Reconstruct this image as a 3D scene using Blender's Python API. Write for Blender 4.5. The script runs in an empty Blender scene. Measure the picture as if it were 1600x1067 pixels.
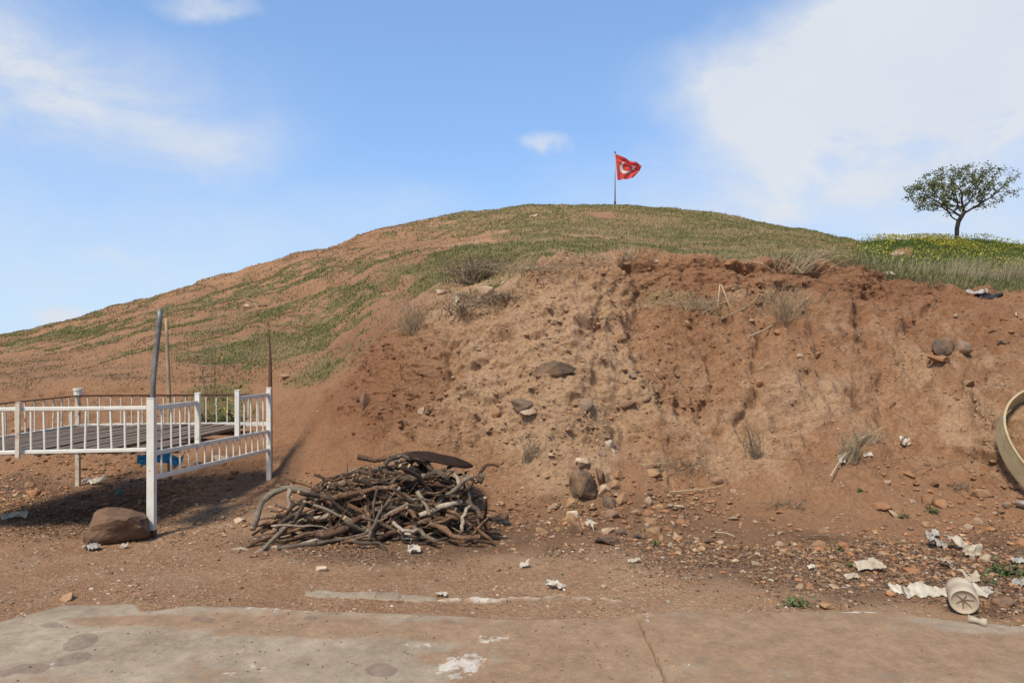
import bpy, bmesh, math, random
import numpy as np
from mathutils import Vector, Matrix, Euler

random.seed(7); rng = np.random.default_rng(7)
sc = bpy.context.scene
COL = sc.collection
R = math.radians

# ------------------------------------------------------------------ camera
F = 1100.0; HOR = 538.0; EYE = 1.6          # focal length in photo pixels, horizon row, eye height
cd = bpy.data.cameras.new('camera'); cam = bpy.data.objects.new('camera', cd); COL.objects.link(cam)
cam.location = (0, 0, EYE); cam.rotation_euler = (R(90), 0, 0)
cd.sensor_width = 36; cd.lens = 36*F/1600; cd.shift_y = 4.5/1600
cd.clip_start = 0.05; cd.clip_end = 6000
sc.camera = cam
sc.render.resolution_x = 1024; sc.render.resolution_y = 682

# ------------------------------------------------------------------ light
SUN_EL, SUN_AZ = 54.0, -149.0                 # azimuth clockwise from +Y (view direction); sun behind the left shoulder
sd = bpy.data.lights.new('sun', 'SUN'); sun = bpy.data.objects.new('sun', sd); COL.objects.link(sun)
sd.energy = 3.6; sd.angle = R(12); sd.color = (1.0, 0.93, 0.81)
_d = Vector((math.sin(R(SUN_AZ))*math.cos(R(SUN_EL)), math.cos(R(SUN_AZ))*math.cos(R(SUN_EL)), math.sin(R(SUN_EL))))
sun.rotation_euler = (-_d).to_track_quat('-Z', 'Y').to_euler()
vs = sc.view_settings
vs.view_transform = 'Standard'; vs.look = 'None'; vs.exposure = 0.5; vs.gamma = 1.0

# ------------------------------------------------------------------ node helpers
class NT:
    def __init__(s, tree): s.t = tree; s.n = tree.nodes; s.l = tree.links
    def new(s, typ, **kw):
        n = s.n.new(typ)
        for k, v in kw.items(): setattr(n, k, v)
        return n
    def put(s, sock, v):
        if hasattr(v, 'is_output') or isinstance(v, bpy.types.NodeSocket): s.l.new(v, sock)
        else:
            if sock.type == 'RGBA' and len(v) == 3: v = (*v, 1)
            sock.default_value = v
    def math(s, op, a, b=0.0, c=None, clamp=False):
        n = s.new('ShaderNodeMath', operation=op, use_clamp=clamp)
        s.put(n.inputs[0], a); s.put(n.inputs[1], b)
        if c is not None: s.put(n.inputs[2], c)
        return n.outputs[0]
    def vmath(s, op, a, b=(0, 0, 0)):
        n = s.new('ShaderNodeVectorMath', operation=op)
        s.put(n.inputs[0], a); s.put(n.inputs[1], b)
        return n.outputs['Value'] if op in ('LENGTH', 'DOT_PRODUCT') else n.outputs[0]
    def mix(s, f, a, b, blend='MIX'):
        n = s.new('ShaderNodeMix', data_type='RGBA', blend_type=blend)
        s.put(n.inputs['Factor'], f); s.put(n.inputs[6], a); s.put(n.inputs[7], b)
        return n.outputs[2]
    def noise(s, vec, scale, detail=4, rough=0.55, w=None, dist=0.0):
        n = s.new('ShaderNodeTexNoise')
        if vec is not None: s.l.new(vec, n.inputs['Vector'])
        n.inputs['Scale'].default_value = scale; n.inputs['Detail'].default_value = detail
        n.inputs['Roughness'].default_value = rough; n.inputs['Distortion'].default_value = dist
        return n.outputs['Fac']
    def ramp(s, f, a, b, lo=0.0, hi=1.0, smooth=True):
        n = s.new('ShaderNodeMapRange', interpolation_type='SMOOTHSTEP' if smooth else 'LINEAR')
        s.put(n.inputs[0], f); n.inputs[1].default_value = a; n.inputs[2].default_value = b
        n.inputs[3].default_value = lo; n.inputs[4].default_value = hi
        return n.outputs[0]
    def attr(s, name):
        n = s.new('ShaderNodeAttribute'); n.attribute_name = name; return n
    def combine(s, x, y, z=0.0):
        n = s.new('ShaderNodeCombineXYZ')
        s.put(n.inputs[0], x); s.put(n.inputs[1], y); s.put(n.inputs[2], z); return n.outputs[0]

def new_mat(name):
    m = bpy.data.materials.new(name); m.use_nodes = True
    nt = NT(m.node_tree); b = nt.n['Principled BSDF']
    b.inputs['Specular IOR Level'].default_value = 0.2
    return m, nt, b

# ------------------------------------------------------------------ sky
w = bpy.data.worlds.new('World'); sc.world = w; w.use_nodes = True
nt = NT(w.node_tree); nt.n.clear()
out = nt.new('ShaderNodeOutputWorld')
sky = nt.new('ShaderNodeTexSky', sky_type='NISHITA'); sky.sun_disc = False
sky.sun_elevation = R(SUN_EL); sky.sun_rotation = R(SUN_AZ); sky.altitude = 300
sky.air_density = 1.0; sky.dust_density = 0.2; sky.ozone_density = 2.5
tc = nt.new('ShaderNodeTexCoord'); g = tc.outputs['Generated']
sep = nt.new('ShaderNodeSeparateXYZ'); nt.l.new(g, sep.inputs[0])
az = nt.math('ARCTAN2', sep.outputs[0], sep.outputs[1]); el = nt.math('ARCSINE', sep.outputs[2])
w1 = nt.new('ShaderNodeTexNoise'); nt.l.new(g, w1.inputs['Vector'])
w1.inputs['Scale'].default_value = 5.0; w1.inputs['Detail'].default_value = 6
wv = nt.vmath('SUBTRACT', w1.outputs['Color'], (0.5, 0.5, 0.5))
sc_ = nt.new('ShaderNodeVectorMath', operation='SCALE'); nt.l.new(wv, sc_.inputs[0]); sc_.inputs['Scale'].default_value = 0.16
uv = nt.vmath('ADD', nt.combine(az, el), sc_.outputs[0])
def px_ang(px, py):
    a = math.atan((px-800)/F); return a, math.atan((HOR-py)/F*math.cos(a))
clouds = [  # photo px, py, radius x, radius y, amount
    (1330, 110, 380, 115, 1.10), (1560, 70, 440, 210, 1.15), (1230, 160, 260, 75, 0.75), (1480, 200, 420, 120, 0.68),
    (1150, 300, 380, 120, 0.48), (1500, 350, 420, 100, 0.58),
    (1330, 40, 260, 80, .5), (1350, 285, 420, 140, .18), (1080, 350, 320, 70, .25), (30, 120, 250, 90, 0.50), (180, 150, 360, 120, 0.36), (330, 10, 100, 30, 0.85), (300, 215, 230, 60, 0.32),
    (20, 40, 300, 90, 0.35), (150, 260, 420, 120, .30), (560, 345, 300, 70, 0.33), (110, 400, 500, 110, 0.40), (100, 482, 42, 17, 1.05), (840, 247, 52, 20, 0.75), (170, 395, 60, 20, .32)]
cl = None
def add_blob(cx, cy, rx, ry, amt):
    global cl
    d = nt.vmath('SUBTRACT', uv, (cx, cy, 0)); d = nt.vmath('MULTIPLY', d, (1/rx, 1/ry, 0))
    f = nt.ramp(nt.vmath('LENGTH', d), 1.0, 0.0, 0.0, amt)
    cl = f if cl is None else nt.math('ADD', cl, f)
for px, py, rx, ry, amt in clouds:
    a, e = px_ang(px, py); add_blob(a, e, rx/F, ry/F, amt)
rr = random.Random(3)
for k in range(9):                                # the same broken cloud goes on round the rest of the sky
    a = R(58 + k*29 + rr.uniform(-8, 8)); a = a - 2*math.pi if a > math.pi else a
    add_blob(a, R(rr.uniform(12, 48)), rr.uniform(.2, .45), rr.uniform(.08, .2), rr.uniform(.5, 1.0))
fb = nt.noise(nt.vmath('MULTIPLY', g, (1, 1, 2.2)), 4.5, 11, 0.62, dist=0.8); fb2 = nt.noise(nt.vmath('MULTIPLY', g, (1, 1, 1.6)), 17.0, 8, 0.62, dist=.5)
cl = nt.math('MULTIPLY', cl, nt.ramp(fb, 0.28, 0.72, 0.55, 1.3)); cl = nt.math('MULTIPLY', cl, nt.ramp(fb2, .25, .75, .84, 1.14))
mask = nt.ramp(cl, -.05, 1.0, 0.0, 0.97, False)
hz = nt.ramp(el, 0.0, 0.50, 0.85, 0.40)                      # thin veil, thicker near the horizon

bg1 = nt.new('ShaderNodeBackground'); nt.l.new(sky.outputs[0], bg1.inputs[0]); bg1.inputs[1].default_value = 0.13
ccol = nt.mix(nt.noise(g, 4.0, 6), (0.66, 0.74, 0.87), (0.86, 0.88, 0.91))
bgv = nt.new('ShaderNodeBackground'); nt.l.new(nt.mix(nt.ramp(el, 0.0, .34), (.50, .72, 1.0), (.24, .50, 1.0)), bgv.inputs[0]); bgv.inputs[1].default_value = .69
mv = nt.new('ShaderNodeMixShader'); nt.l.new(hz, mv.inputs[0]); nt.l.new(bg1.outputs[0], mv.inputs[1]); nt.l.new(bgv.outputs[0], mv.inputs[2])
bg2 = nt.new('ShaderNodeBackground'); nt.l.new(ccol, bg2.inputs[0]); bg2.inputs[1].default_value = 0.67
ms = nt.new('ShaderNodeMixShader'); nt.l.new(mask, ms.inputs[0]); nt.l.new(mv.outputs[0], ms.inputs[1]); nt.l.new(bg2.outputs[0], ms.inputs[2])
nt.l.new(ms.outputs[0], out.inputs[0])

# ------------------------------------------------------------------ numpy noise
def _h(ix, iy, iz, seed):
    h = (ix.astype(np.uint32)*np.uint32(374761393) + iy.astype(np.uint32)*np.uint32(668265263)
         + iz.astype(np.uint32)*np.uint32(2147483647) + np.uint32(seed*1013904223 & 0xffffffff))
    h = (h ^ (h >> np.uint32(13)))*np.uint32(1274126177)
    h = (h ^ (h >> np.uint32(16)))*np.uint32(2246822519)
    return ((h ^ (h >> np.uint32(15))) & np.uint32(0xffffff)).astype(np.float32)/np.float32(0xffffff)
def vnoise(P, scale, seed=0):
    P = np.asarray(P, np.float32)*np.float32(scale) + np.float32(1000.37)
    I = np.floor(P).astype(np.int64); f = P - I; u = f*f*f*(f*(f*6-15)+10)
    x, y, z = I[:, 0], I[:, 1], I[:, 2]; ux, uy, uz = u[:, 0], u[:, 1], u[:, 2]
    def L(dy, dz):
        a = _h(x, y+dy, z+dz, seed); b = _h(x+1, y+dy, z+dz, seed); return a + (b-a)*ux
    a = L(0, 0); b = L(1, 0); c = L(0, 1); d = L(1, 1)
    ab = a+(b-a)*uy; cdd = c+(d-c)*uy
    return (ab+(cdd-ab)*uz)*2-1
def fbm(P, scale, octv=4, seed=0, gain=.5):
    s = 0; a = 1; t = 0
    for o in range(octv): s = s + a*vnoise(P, scale*2**o, seed+o*7); t += a; a *= gain
    return s/t*1.6
def ridged(P, scale, octv=3, seed=0):
    s = 0; a = 1; t = 0
    for o in range(octv): s = s + a*(1-np.abs(vnoise(P, scale*2**o, seed+o*5))*2); t += a; a *= .5
    return s/t
def worley(P, scale, seed=0):
    P = np.asarray(P, np.float32)*np.float32(scale) + np.float32(500.11)
    I = np.floor(P).astype(np.int64); f = P-I
    d1 = np.full(len(P), 9., np.float32); cid = np.zeros(len(P), np.float32)
    for a in (-1, 0, 1):
        for b in (-1, 0, 1):
            for c in (-1, 0, 1):
                x, y, z = I[:, 0]+a, I[:, 1]+b, I[:, 2]+c
                q = np.stack([_h(x, y, z, seed)+a, _h(x, y, z, seed+1)+b, _h(x, y, z, seed+2)+c], 1)
                d = np.sqrt(((q-f)**2).sum(1)); m = d < d1
                d1 = np.where(m, d, d1); cid = np.where(m, _h(x, y, z, seed+3), cid)
    return d1, cid
def sstep(x, a, b):
    t = np.clip((x-a)/(b-a), 0, 1); return t*t*(3-2*t)
def pchip(x, Y, xq):
    """monotone cubic of every row of Y (k, n) at xq"""
    h = np.diff(x); dl = np.diff(Y, axis=1)/h
    m = np.zeros_like(Y)
    for i in range(1, len(x)-1):
        a, b = dl[:, i-1], dl[:, i]; ok = a*b > 0
        w1, w2 = 2*h[i]+h[i-1], h[i]+2*h[i-1]
        with np.errstate(divide='ignore', invalid='ignore'):
            m[:, i] = np.where(ok, (w1+w2)/(w1/np.where(ok, a, 1)+w2/np.where(ok, b, 1)), 0)
    m[:, 0] = dl[:, 0]; m[:, -1] = dl[:, -1]
    i = np.clip(np.searchsorted(x, xq, side='right')-1, 0, len(x)-2); t = (xq-x[i])/h[i]
    return ((2*t**3-3*t**2+1)*Y[:, i] + (t**3-2*t**2+t)*h[i]*m[:, i] + (-2*t**3+3*t**2)*Y[:, i+1] + (t**3-t**2)*h[i]*m[:, i+1])

# ------------------------------------------------------------------ object helpers
def tag(o, label=None, cat=None, group=None, kind=None):
    if label: o['label'] = label
    if cat: o['category'] = cat
    if group: o['group'] = group
    if kind: o['kind'] = kind
    return o
def link(name, data, parent=None, **kw):
    o = bpy.data.objects.new(name, data); COL.objects.link(o)
    if parent is not None: o.parent = parent
    return tag(o, **kw)
def mesh_np(name, V, Fc, mats=(), smooth=True, midx=None):
    V = np.asarray(V, np.float32); Fc = np.asarray(Fc, np.int32); k = Fc.shape[1]
    me = bpy.data.meshes.new(name)
    me.vertices.add(len(V)); me.vertices.foreach_set('co', V.ravel())
    me.loops.add(Fc.size); me.loops.foreach_set('vertex_index', Fc.ravel())
    me.polygons.add(len(Fc)); me.polygons.foreach_set('loop_start', np.arange(0, Fc.size, k, dtype=np.int32))
    me.polygons.foreach_set('use_smooth', np.full(len(Fc), smooth))
    for m in mats: me.materials.append(m)
    if midx is not None: me.polygons.foreach_set('material_index', np.asarray(midx, np.int32))
    me.update(calc_edges=True); return me
def add_attr(me, name, vals):
    a = me.attributes.new(name, 'FLOAT', 'POINT'); a.data.foreach_set('value', np.asarray(vals, np.float32))
def add_col(me, name, vals):
    a = me.attributes.new(name, 'FLOAT_COLOR', 'POINT')
    c = np.ones((len(vals), 4), np.float32); c[:, :3] = vals; a.data.foreach_set('color', c.ravel())
def mesh_py(name, V, Fc, mats=(), smooth=False, midx=None):
    me = bpy.data.meshes.new(name); me.from_pydata([tuple(v) for v in V], [], Fc)
    for m in mats: me.materials.append(m)
    for i, p in enumerate(me.polygons):
        p.use_smooth = smooth
        if midx: p.material_index = midx[i]
    me.update(); return me

# ------------------------------------------------------------------ terrain: one sheet, from measured profiles
KN = {  # photo column: toe, talus, face, upper face, under the lip, lip, terrace, hillside, upper hillside, crest as (row, depth m)
 -420: [(755,8.1),(705,8.8),(668,9.4),(650,9.9),(640,10.3),(615,15),(595,22),(582,30),(572,36)],
 0:    [(755,8.1),(700,8.8),(655,9.4),(630,9.9),(612,10.3),(585,15),(565,22),(545,30),(526,36)],
 120:  [(755,8.1),(700,8.8),(650,9.5),(625,10.),(600,10.4),(570,15),(545,22),(520,31),(498,37)],
 250:  [(755,8.1),(700,8.8),(650,9.5),(620,10.1),(597,10.6),(550,15),(510,23),(480,33),(463,39)],
 400:  [(760,7.9),(700,8.6),(650,9.3),(615,9.9),(600,10.3),(540,14),(480,22),(440,32),(418,40)],
 500:  [(770,7.4),(700,8.3),(640,9.0),(600,9.6),(583,10.),(520,14),(460,21),(415,31),(391,40)],
 600:  [(790,6.8),(700,7.7),(620,8.4),(560,9.0),(532,9.4),(470,13),(420,19),(385,28),(363,40)],
 700:  [(815,6.3),(720,7.1),(600,7.85),(528,8.35),(498,8.7),(455,10.5),(410,16),(375,26),(346,40)],
 770:  [(820,6.2),(720,7.1),(600,7.85),(515,8.4),(482,8.75),(440,10.2),(402,15),(370,24),(336,40)],
 850: [(820,6.2),(720,7.05),(590,7.85),(470,8.65),(414,9.5),(402,11.5),(388,15),(365,22),(329,40)],
 930: [(825,6.1),(730,7.0),(580,7.9),(462,8.75),(405,9.45),(395,12),(383,16),(364,22),(327,40)],
 1000: [(830,6.0),(740,6.95),(560,8.05),(462,9.1),(403,9.4),(392,12.5),(380,17),(362,23),(331,40)],
 1100: [(840,5.85),(750,6.9),(560,8.1),(466,9.15),(403,9.45),(393,12.5),(382,17),(368,22),(340,40)],
 1200: [(850,5.7),(750,6.9),(560,8.2),(470,9.2),(409,9.55),(398,12.5),(386,16.5),(374,21),(359,38)],
 1300: [(860,5.55),(755,6.9),(560,8.4),(460,9.6),(413,10.0),(404,13),(395,16.5),(388,20),(378,33)],
 1345: [(865,5.5),(755,6.9),(565,8.6),(465,9.9),(422,10.4),(409,13),(400,16),(392,18.5),(385,25)],
 1400: [(870,5.4),(760,6.85),(570,8.7),(475,10.1),(436,10.7),(420,13),(407,15.5),(395,18),(381,22)],
 1500: [(860,5.6),(765,6.7),(585,8.4),(490,10.2),(450,11.0),(432,13),(415,15.5),(400,18),(381,22)],
 1600: [(835,6.0),(775,6.4),(625,7.3),(512,9.6),(454,11.2),(438,13),(423,15.5),(409,18),(393,22)],
 1750: [(835,6.0),(770,6.4),(620,7.3),(520,9.6),(465,11.3),(448,13),(434,15.5),(421,18),(408,22)],
 2050: [(860,5.6),(770,6.7),(620,8.4),(535,9.9),(488,11.2),(472,13),(458,15.5),(446,18),(432,22)]}
azk, RK, HK = [], [], []
def add_prof(a, rh):
    rh = list(rh); rc, hc = rh[-1]
    r0 = min(3.9/max(math.cos(a), .35), rh[0][0]*.8)
    rh = [(r0, 0.0)] + rh + [(rc*1.25, hc*.86), (rc*2.1, hc*.2), (max(160, rc*3), 0.0), (3000, 0.0)]
    azk.append(a); RK.append([p[0] for p in rh]); HK.append([p[1] for p in rh])
flat = [8, 9, 10, 11, 12, 16, 23, 32, 40]
add_prof(-math.pi, [(r, 0.) for r in flat]); add_prof(R(-110), [(r, 0.) for r in flat])
add_prof(R(-72), list(zip(flat, [0, .05, .1, .15, .2, .25, .3, .3, .2])))
for px in sorted(KN):
    a = math.atan((px-800)/F); c = math.cos(a)
    add_prof(a, [(z/c, max(0.0, EYE+(HOR-py)*z/F)) for py, z in KN[px]])
add_prof(R(72), list(zip([6, 7.5, 9, 10.5, 12, 12.6, 16, 20, 25], [0, .2, .7, 1.3, 1.9, 2.1, 2.4, 2.6, 2.7])))
add_prof(R(115), [(r, 0.) for r in flat]); add_prof(math.pi, [(r, 0.) for r in flat])
azk = np.array(azk); RK = np.array(RK).T; HK = np.array(HK).T
AZ = np.concatenate([np.linspace(-180, -70, 30, endpoint=False), np.linspace(-70, -39, 50, endpoint=False), np.linspace(-39, 39, 820, endpoint=False),
                     np.linspace(39, 70, 50, endpoint=False), np.linspace(70, 180, 31)]); AZ = np.radians(AZ); NA = len(AZ)
rk = pchip(azk, RK, AZ); hk = pchip(azk, HK, AZ)
rows = [110, 75, 100, 90, 70, 50, 42, 34, 28, 8, 5, 5, 4]
T = np.concatenate([np.linspace(i, i+1, n, endpoint=False) for i, n in enumerate(rows)] + [[len(rows)]])
kx = np.arange(len(rows)+1.)
RR = pchip(kx, rk.T.copy(), T); HH = pchip(kx, hk.T.copy(), T)      # (NA, NT)
inner = np.array([0.05, 1.2, 2.4, 3.3])
RR = np.concatenate([np.minimum(inner[None, :], RR[:, :1]*np.array([.02, .3, .6, .85])[None, :]), RR], 1)
HH = np.concatenate([np.zeros((NA, 4)), HH], 1); T = np.concatenate([[-4, -3, -2, -1], T]); NTr = len(T)
X = RR*np.sin(AZ)[:, None]; Y = RR*np.cos(AZ)[:, None]
P = np.stack([X, Y, HH], 2)
def grid_normals(P):
    du = np.gradient(P, axis=0); dv = np.gradient(P, axis=1)
    n = np.cross(du, dv); n /= np.linalg.norm(n, axis=2, keepdims=True)+1e-9
    n[n[..., 2] < 0] *= -1; return n
N0 = grid_normals(P)
PX = 800+F*X/np.maximum(Y, .3); PY = HOR-F*(HH-EYE)/np.maximum(Y, .3)
TT = np.broadcast_to(T, (NA, NTr)); front = Y > .5
Pf = P.reshape(-1, 3); tt = TT.ravel(); px_, py_ = PX.ravel(), PY.ravel(); fr = front.ravel()
px_ = np.where(fr, px_, -5000)
def blob(cx, cy, rx, ry, ang=0.0, soft=.5, wob=.35, seed=11, px=None, py=None):
    px = px_ if px is None else px; py = py_ if py is None else py
    c, s = math.cos(R(ang)), math.sin(R(ang)); dx, dy = px-cx, py-cy
    d = np.sqrt(((dx*c+dy*s)/rx)**2+((-dx*s+dy*c)/ry)**2)
    return 1-sstep(d + WN*wob, 1-soft, 1+soft)
NW = fbm(Pf, 1.1, 4, 31); NB = fbm(Pf, .35, 4, 41); NS = fbm(Pf, 4.5, 3, 51)
WN = NW
bank = sstep(tt, .9, 1.6)*(1-sstep(tt, 4.9, 5.15))
cut = sstep(px_, 540, 640)                                  # right of here it is a cut face, left a slope
hill = sstep(tt, 4.9, 5.3)
faceM = sstep(tt, 1.6, 2.3)*(1-sstep(tt, 4.85, 5.05))*cut*(px_ < 4000)
lump = np.clip(blob(800, 560, 230, 150)+blob(640, 570, 120, 90)*.9 + blob(1050, 600, 120, 100)*.5+blob(1200, 440, 200, 40)*.5 + blob(110, 640, 250, 45)*.45 + blob(1480, 500, 160, 50)*.4 + .12, 0, 1)*bank
rill = sstep(px_, 960, 1080)*bank*sstep(tt, 1.3, 2.2)*(1-sstep(tt, 4.2, 4.9))
# displacement along the sheet's normal
d = 0.018*fbm(Pf, 1.5, 4, 3)*(1-bank)*(1-hill)*sstep(tt, -.5, .3) + 0.007*NS*(1-hill)*sstep(tt, 0, .3)
d += bank*(0.07*fbm(Pf, .9, 4, 5)) + faceM*(0.16*fbm(Pf, 1.3, 4, 6) + 0.075*ridged(Pf, 3.0, 4, 8)*(.35+.75*lump))
Q = Pf.copy(); Q[:, 2] *= .22; Q[:, 0] += .25*fbm(Pf, .8, 2, 9)+.1*Pf[:, 2]
d += rill*(0.13*ridged(Q*np.array([1, .3, 1], np.float32), 2.3, 3, 12))
Q2 = Pf.copy(); Q2[:, 2] *= 2.0
d += faceM*0.03*fbm(Q2, 3.0, 3, 17)*lump
bi = np.where((bank > .05) & (np.abs(px_-800) < 1000))[0]
Pw = Pf[bi] + np.stack([vnoise(Pf[bi], 6, 201), vnoise(Pf[bi], 6, 202), vnoise(Pf[bi], 6, 203)], 1)*.07 + np.stack([vnoise(Pf[bi], 17, 204), vnoise(Pf[bi], 17, 205), vnoise(Pf[bi], 17, 206)], 1)*.025
wd, wc = worley(Pw*np.array([1, 1, 1.7], np.float32), 6.0, 3); wd2, wc2 = worley(Pw, 17., 9)
clod = np.zeros(len(Pf), np.float32); clod[bi] = (np.clip(.75-wd, 0, 1)*wc**1.5*1.2)*.13
d += .85*clod*np.clip(lump*1.1+.12*faceM, 0, 1)
cl2 = np.zeros(len(Pf), np.float32); cl2[bi] = np.clip(.7-wd2, 0, 1)*wc2**1.5*.05
d += cl2*(.25+.75*lump)*cut
d += bank*(.010+.018*faceM+.016*lump)*fbm(Pf, 7., 4, 21, .6) + faceM*.035*ridged(Pf*np.array([1, 1, 1.5], np.float32)+.1*NW[:, None], 4.5, 4, 27)*sstep(NW, -.4, .5)
for gx, sl, wd_, dep, y0_, y1_ in ((1012, .16, 22, .14, 425, 640), (1180, .05, 14, .12, 470, 720), (1262, .22, 12, .10, 470, 640), (1345, .25, 16, .10, 470, 700), (1425, .2, 13, .10, 470, 640), (1530, .12, 14, .10, 500, 660), (1095, .1, 12, .08, 500, 700), (700, -.05, 16, .14, 500, 640), (930, .1, 12, .08, 440, 560)):
    d -= dep*np.exp(-((px_-gx-sl*(py_-520)+26*NW+8*NS)/wd_)**2)*sstep(py_, y0_, y0_+50)*(1-sstep(py_, y1_-60, y1_))*bank
d += .12*blob(850, 580, 130, 140, 8, .6)*bank*(1-sstep(tt, 3.4, 4.4))
d += (.10*fbm(Pf, 2.6, 4, 33)+.04*NS)*np.exp(-((tt-4.95)/.25)**2)*cut*(px_ < 4000)
d += -0.17*np.exp(-((tt-4.72)/.16)**2)*sstep(px_, 800, 960)*(.6+.6*NW)              # undercut below the turf lip
d += hill*(1-sstep(tt, 9.5, 10.5))*(0.12*fbm(Pf, .45, 4, 23)+0.06*fbm(Pf, 1.6, 4, 25))
d += hill*(1-sstep(tt, 9.5, 10.5))*(1-sstep(px_, 700, 950))*.09*ridged(Pf*np.array([.35, 1, 1], np.float32)+.3*NB[:, None], 1.1, 4, 29)
# ledges and scars on the left hillside
for cx, cy, rx, ry, ang, dep in ((605, 443, 26, 9, -8, .25), (600, 376, 110, 7, -4, .22), (120, 603, 160, 7, 0, .16), (470, 462, 40, 8, -12, .12), (380, 440, 60, 6, -14, .18), (980, 412, 8, 6, 0, .14)):
    d -= dep*blob(cx, cy, rx, ry, ang, .6, .3)
slabY = lambda px: np.interp(px, SLX, SLY)
SLX = [-600, -300, 0, 60, 100, 212, 222, 290, 400, 480, 600, 700, 800, 900, 990, 1000, 1100, 1320, 1400, 1490, 1600, 1800, 2200]
SLY = [1030, 1005, 972, 956, 946, 945, 957, 948, 949, 956, 958, 962, 968, 966, 964, 962, 962, 960, 962, 975, 985, 1000, 1030]
Pd = P + N0*d.reshape(NA, NTr)[..., None]
dipY = F*EYE/(slabY(px_)-HOR)                                # slab edge depth for this column
inside = np.where(fr, sstep(dipY-Pf[:, 1], .03, .22), 1.0)*(np.abs(Pf[:, 0]) < 9)
Pd = Pd.reshape(-1, 3); Pd[:, 2] -= (.07*inside); Pd[:, 2] = np.where(tt < 0, np.minimum(Pd[:, 2], -.06), Pd[:, 2])
Pd = Pd.reshape(NA, NTr, 3)
NV = grid_normals(Pd)
PYd = HOR-F*(Pd[..., 2]-EYE)/np.maximum(Pd[..., 1], .3); RHO = np.hypot(Pd[..., 0], Pd[..., 1])

def hit(px, py):
    """first surface point seen at photo pixel (px, py), with its normal"""
    c = int(np.clip(np.searchsorted(AZ, math.atan((px-800)/F)), 1, NA-1))
    col = PYd[c]; ok = np.where(col[5:] <= py)[0]
    i = (ok[0]+5) if len(ok) else NTr-9
    a, b = col[i-1], col[i]; f = 0 if a == b else min(1, max(0, (a-py)/(a-b)))
    p = Pd[c, i-1]*(1-f)+Pd[c, i]*f
    s = (px-800)/F*p[1]; return Vector((s, p[1], p[2])), Vector(NV[c, i])
def gh(x, y):
    c = int(np.clip(np.searchsorted(AZ, math.atan2(x, y)), 0, NA-1)); r = math.hypot(x, y)
    i = int(np.argmax(RHO[c] >= r)); i = max(i, 1)
    a, b = RHO[c, i-1], RHO[c, i]; f = min(1, max(0, (r-a)/(b-a+1e-9)))
    return float(Pd[c, i-1, 2]*(1-f)+Pd[c, i, 2]*f)

# masks of what the ground is made of
tanM = blob(830, 560, 190, 200, 10)*.62 + blob(930, 640, 150, 110)*.5 + rill*.55*sstep(NW+NS*.5, -.1, .7) + blob(1330, 640, 220, 60, 10)*.35
tanM += (1-sstep(tt, .5, 1.1))*(.38+.35*NB) + hill*.15*(NB > .1)
redM = blob(610, 580, 95, 90)*.65 + blob(1180, 440, 260, 34, 2)*.55 + blob(1440, 520, 200, 60)*.45 + blob(520, 660, 130, 90)*.35+blob(1050, 560, 60, 110, 10)*.6 + blob(1000, 690, 130, 25)*.5
redM += sstep(NB, .15, .8)*.35*bank + blob(150, 660, 330, 60)*.35 + blob(1330, 790, 300, 70)*.3
litM = blob(1350, 890, 330, 55, 2, .4)*.75 + blob(1000, 815, 200, 45)*.55 + blob(600, 855, 260, 30)*.7 + blob(110, 795, 190, 45)*.7 + blob(1560, 900, 120, 60)*.5
litM += .22*sstep(NS, .2, .9)*(1-hill) + hill*(1-sstep(px_, 600, 800))*(.34+.35*NW)
grn = hill*sstep(px_, 560, 760)*(.92+.3*NB) + hill*(1-sstep(px_, 560, 760))*(.10+sstep(NB*.7+NW*.7+NS*.4, -.2, .8)*.9)
for cx, cy, rx, ry, ang, a in ((180, 515, 330, 26, -17, .35), (330, 560, 260, 28, -3, .5), (470, 500, 150, 30, -14, .4), (500, 585, 70, 18, -20, .7), (560, 430, 150, 24, -14, .35), (700, 435, 170, 26, -12, .5), (60, 530, 90, 10, -10, .6), (350, 630, 60, 40, 0, .7),
                              (1060, 480, 90, 16, 12, .55), (1225, 480, 50, 20, 20, .3)):
    grn += a*blob(cx, cy, rx, ry, ang)
for cx, cy, rx, ry, ang, a in ((80, 580, 140, 38, -6, 1.), (430, 405, 190, 15, -17, .9), (265, 470, 150, 10, -18, .8), (670, 385, 130, 11, -5, .9), (605, 443, 40, 16, 0, .8), (520, 445, 70, 12, -14, .8), (690, 470, 90, 18, -8, .7), (290, 590, 70, 14, 0, .5), (430, 520, 70, 14, -16, .6), (1405, 400, 22, 10, 0, .8), (900, 435, 150, 16, -4, .5), (650, 408, 30, 9, 0, .9), (940, 336, 24, 5, 0, .5)):
    grn -= a*blob(cx, cy, rx, ry, ang)
grn = grn + hill*(.30*NS+.30*(NW-.1))*(1-.55*sstep(px_, 800, 1000)) - .12*hill
flo = sstep(px_, 1325, 1385)*hill*(1-sstep(tt, 9.3, 9.8)); grn = np.clip(grn + flo*.5 - .6*blob(1405, 400, 24, 10), 0, 1)*(np.abs(px_) < 4500)
dryM = np.clip(sstep(fbm(Pf, .8, 3, 61), -.1, .6)*.8 + blob(860, 425, 150, 18, -6)*.9 + blob(820, 350, 300, 30)*.45, 0, 1)

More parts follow.
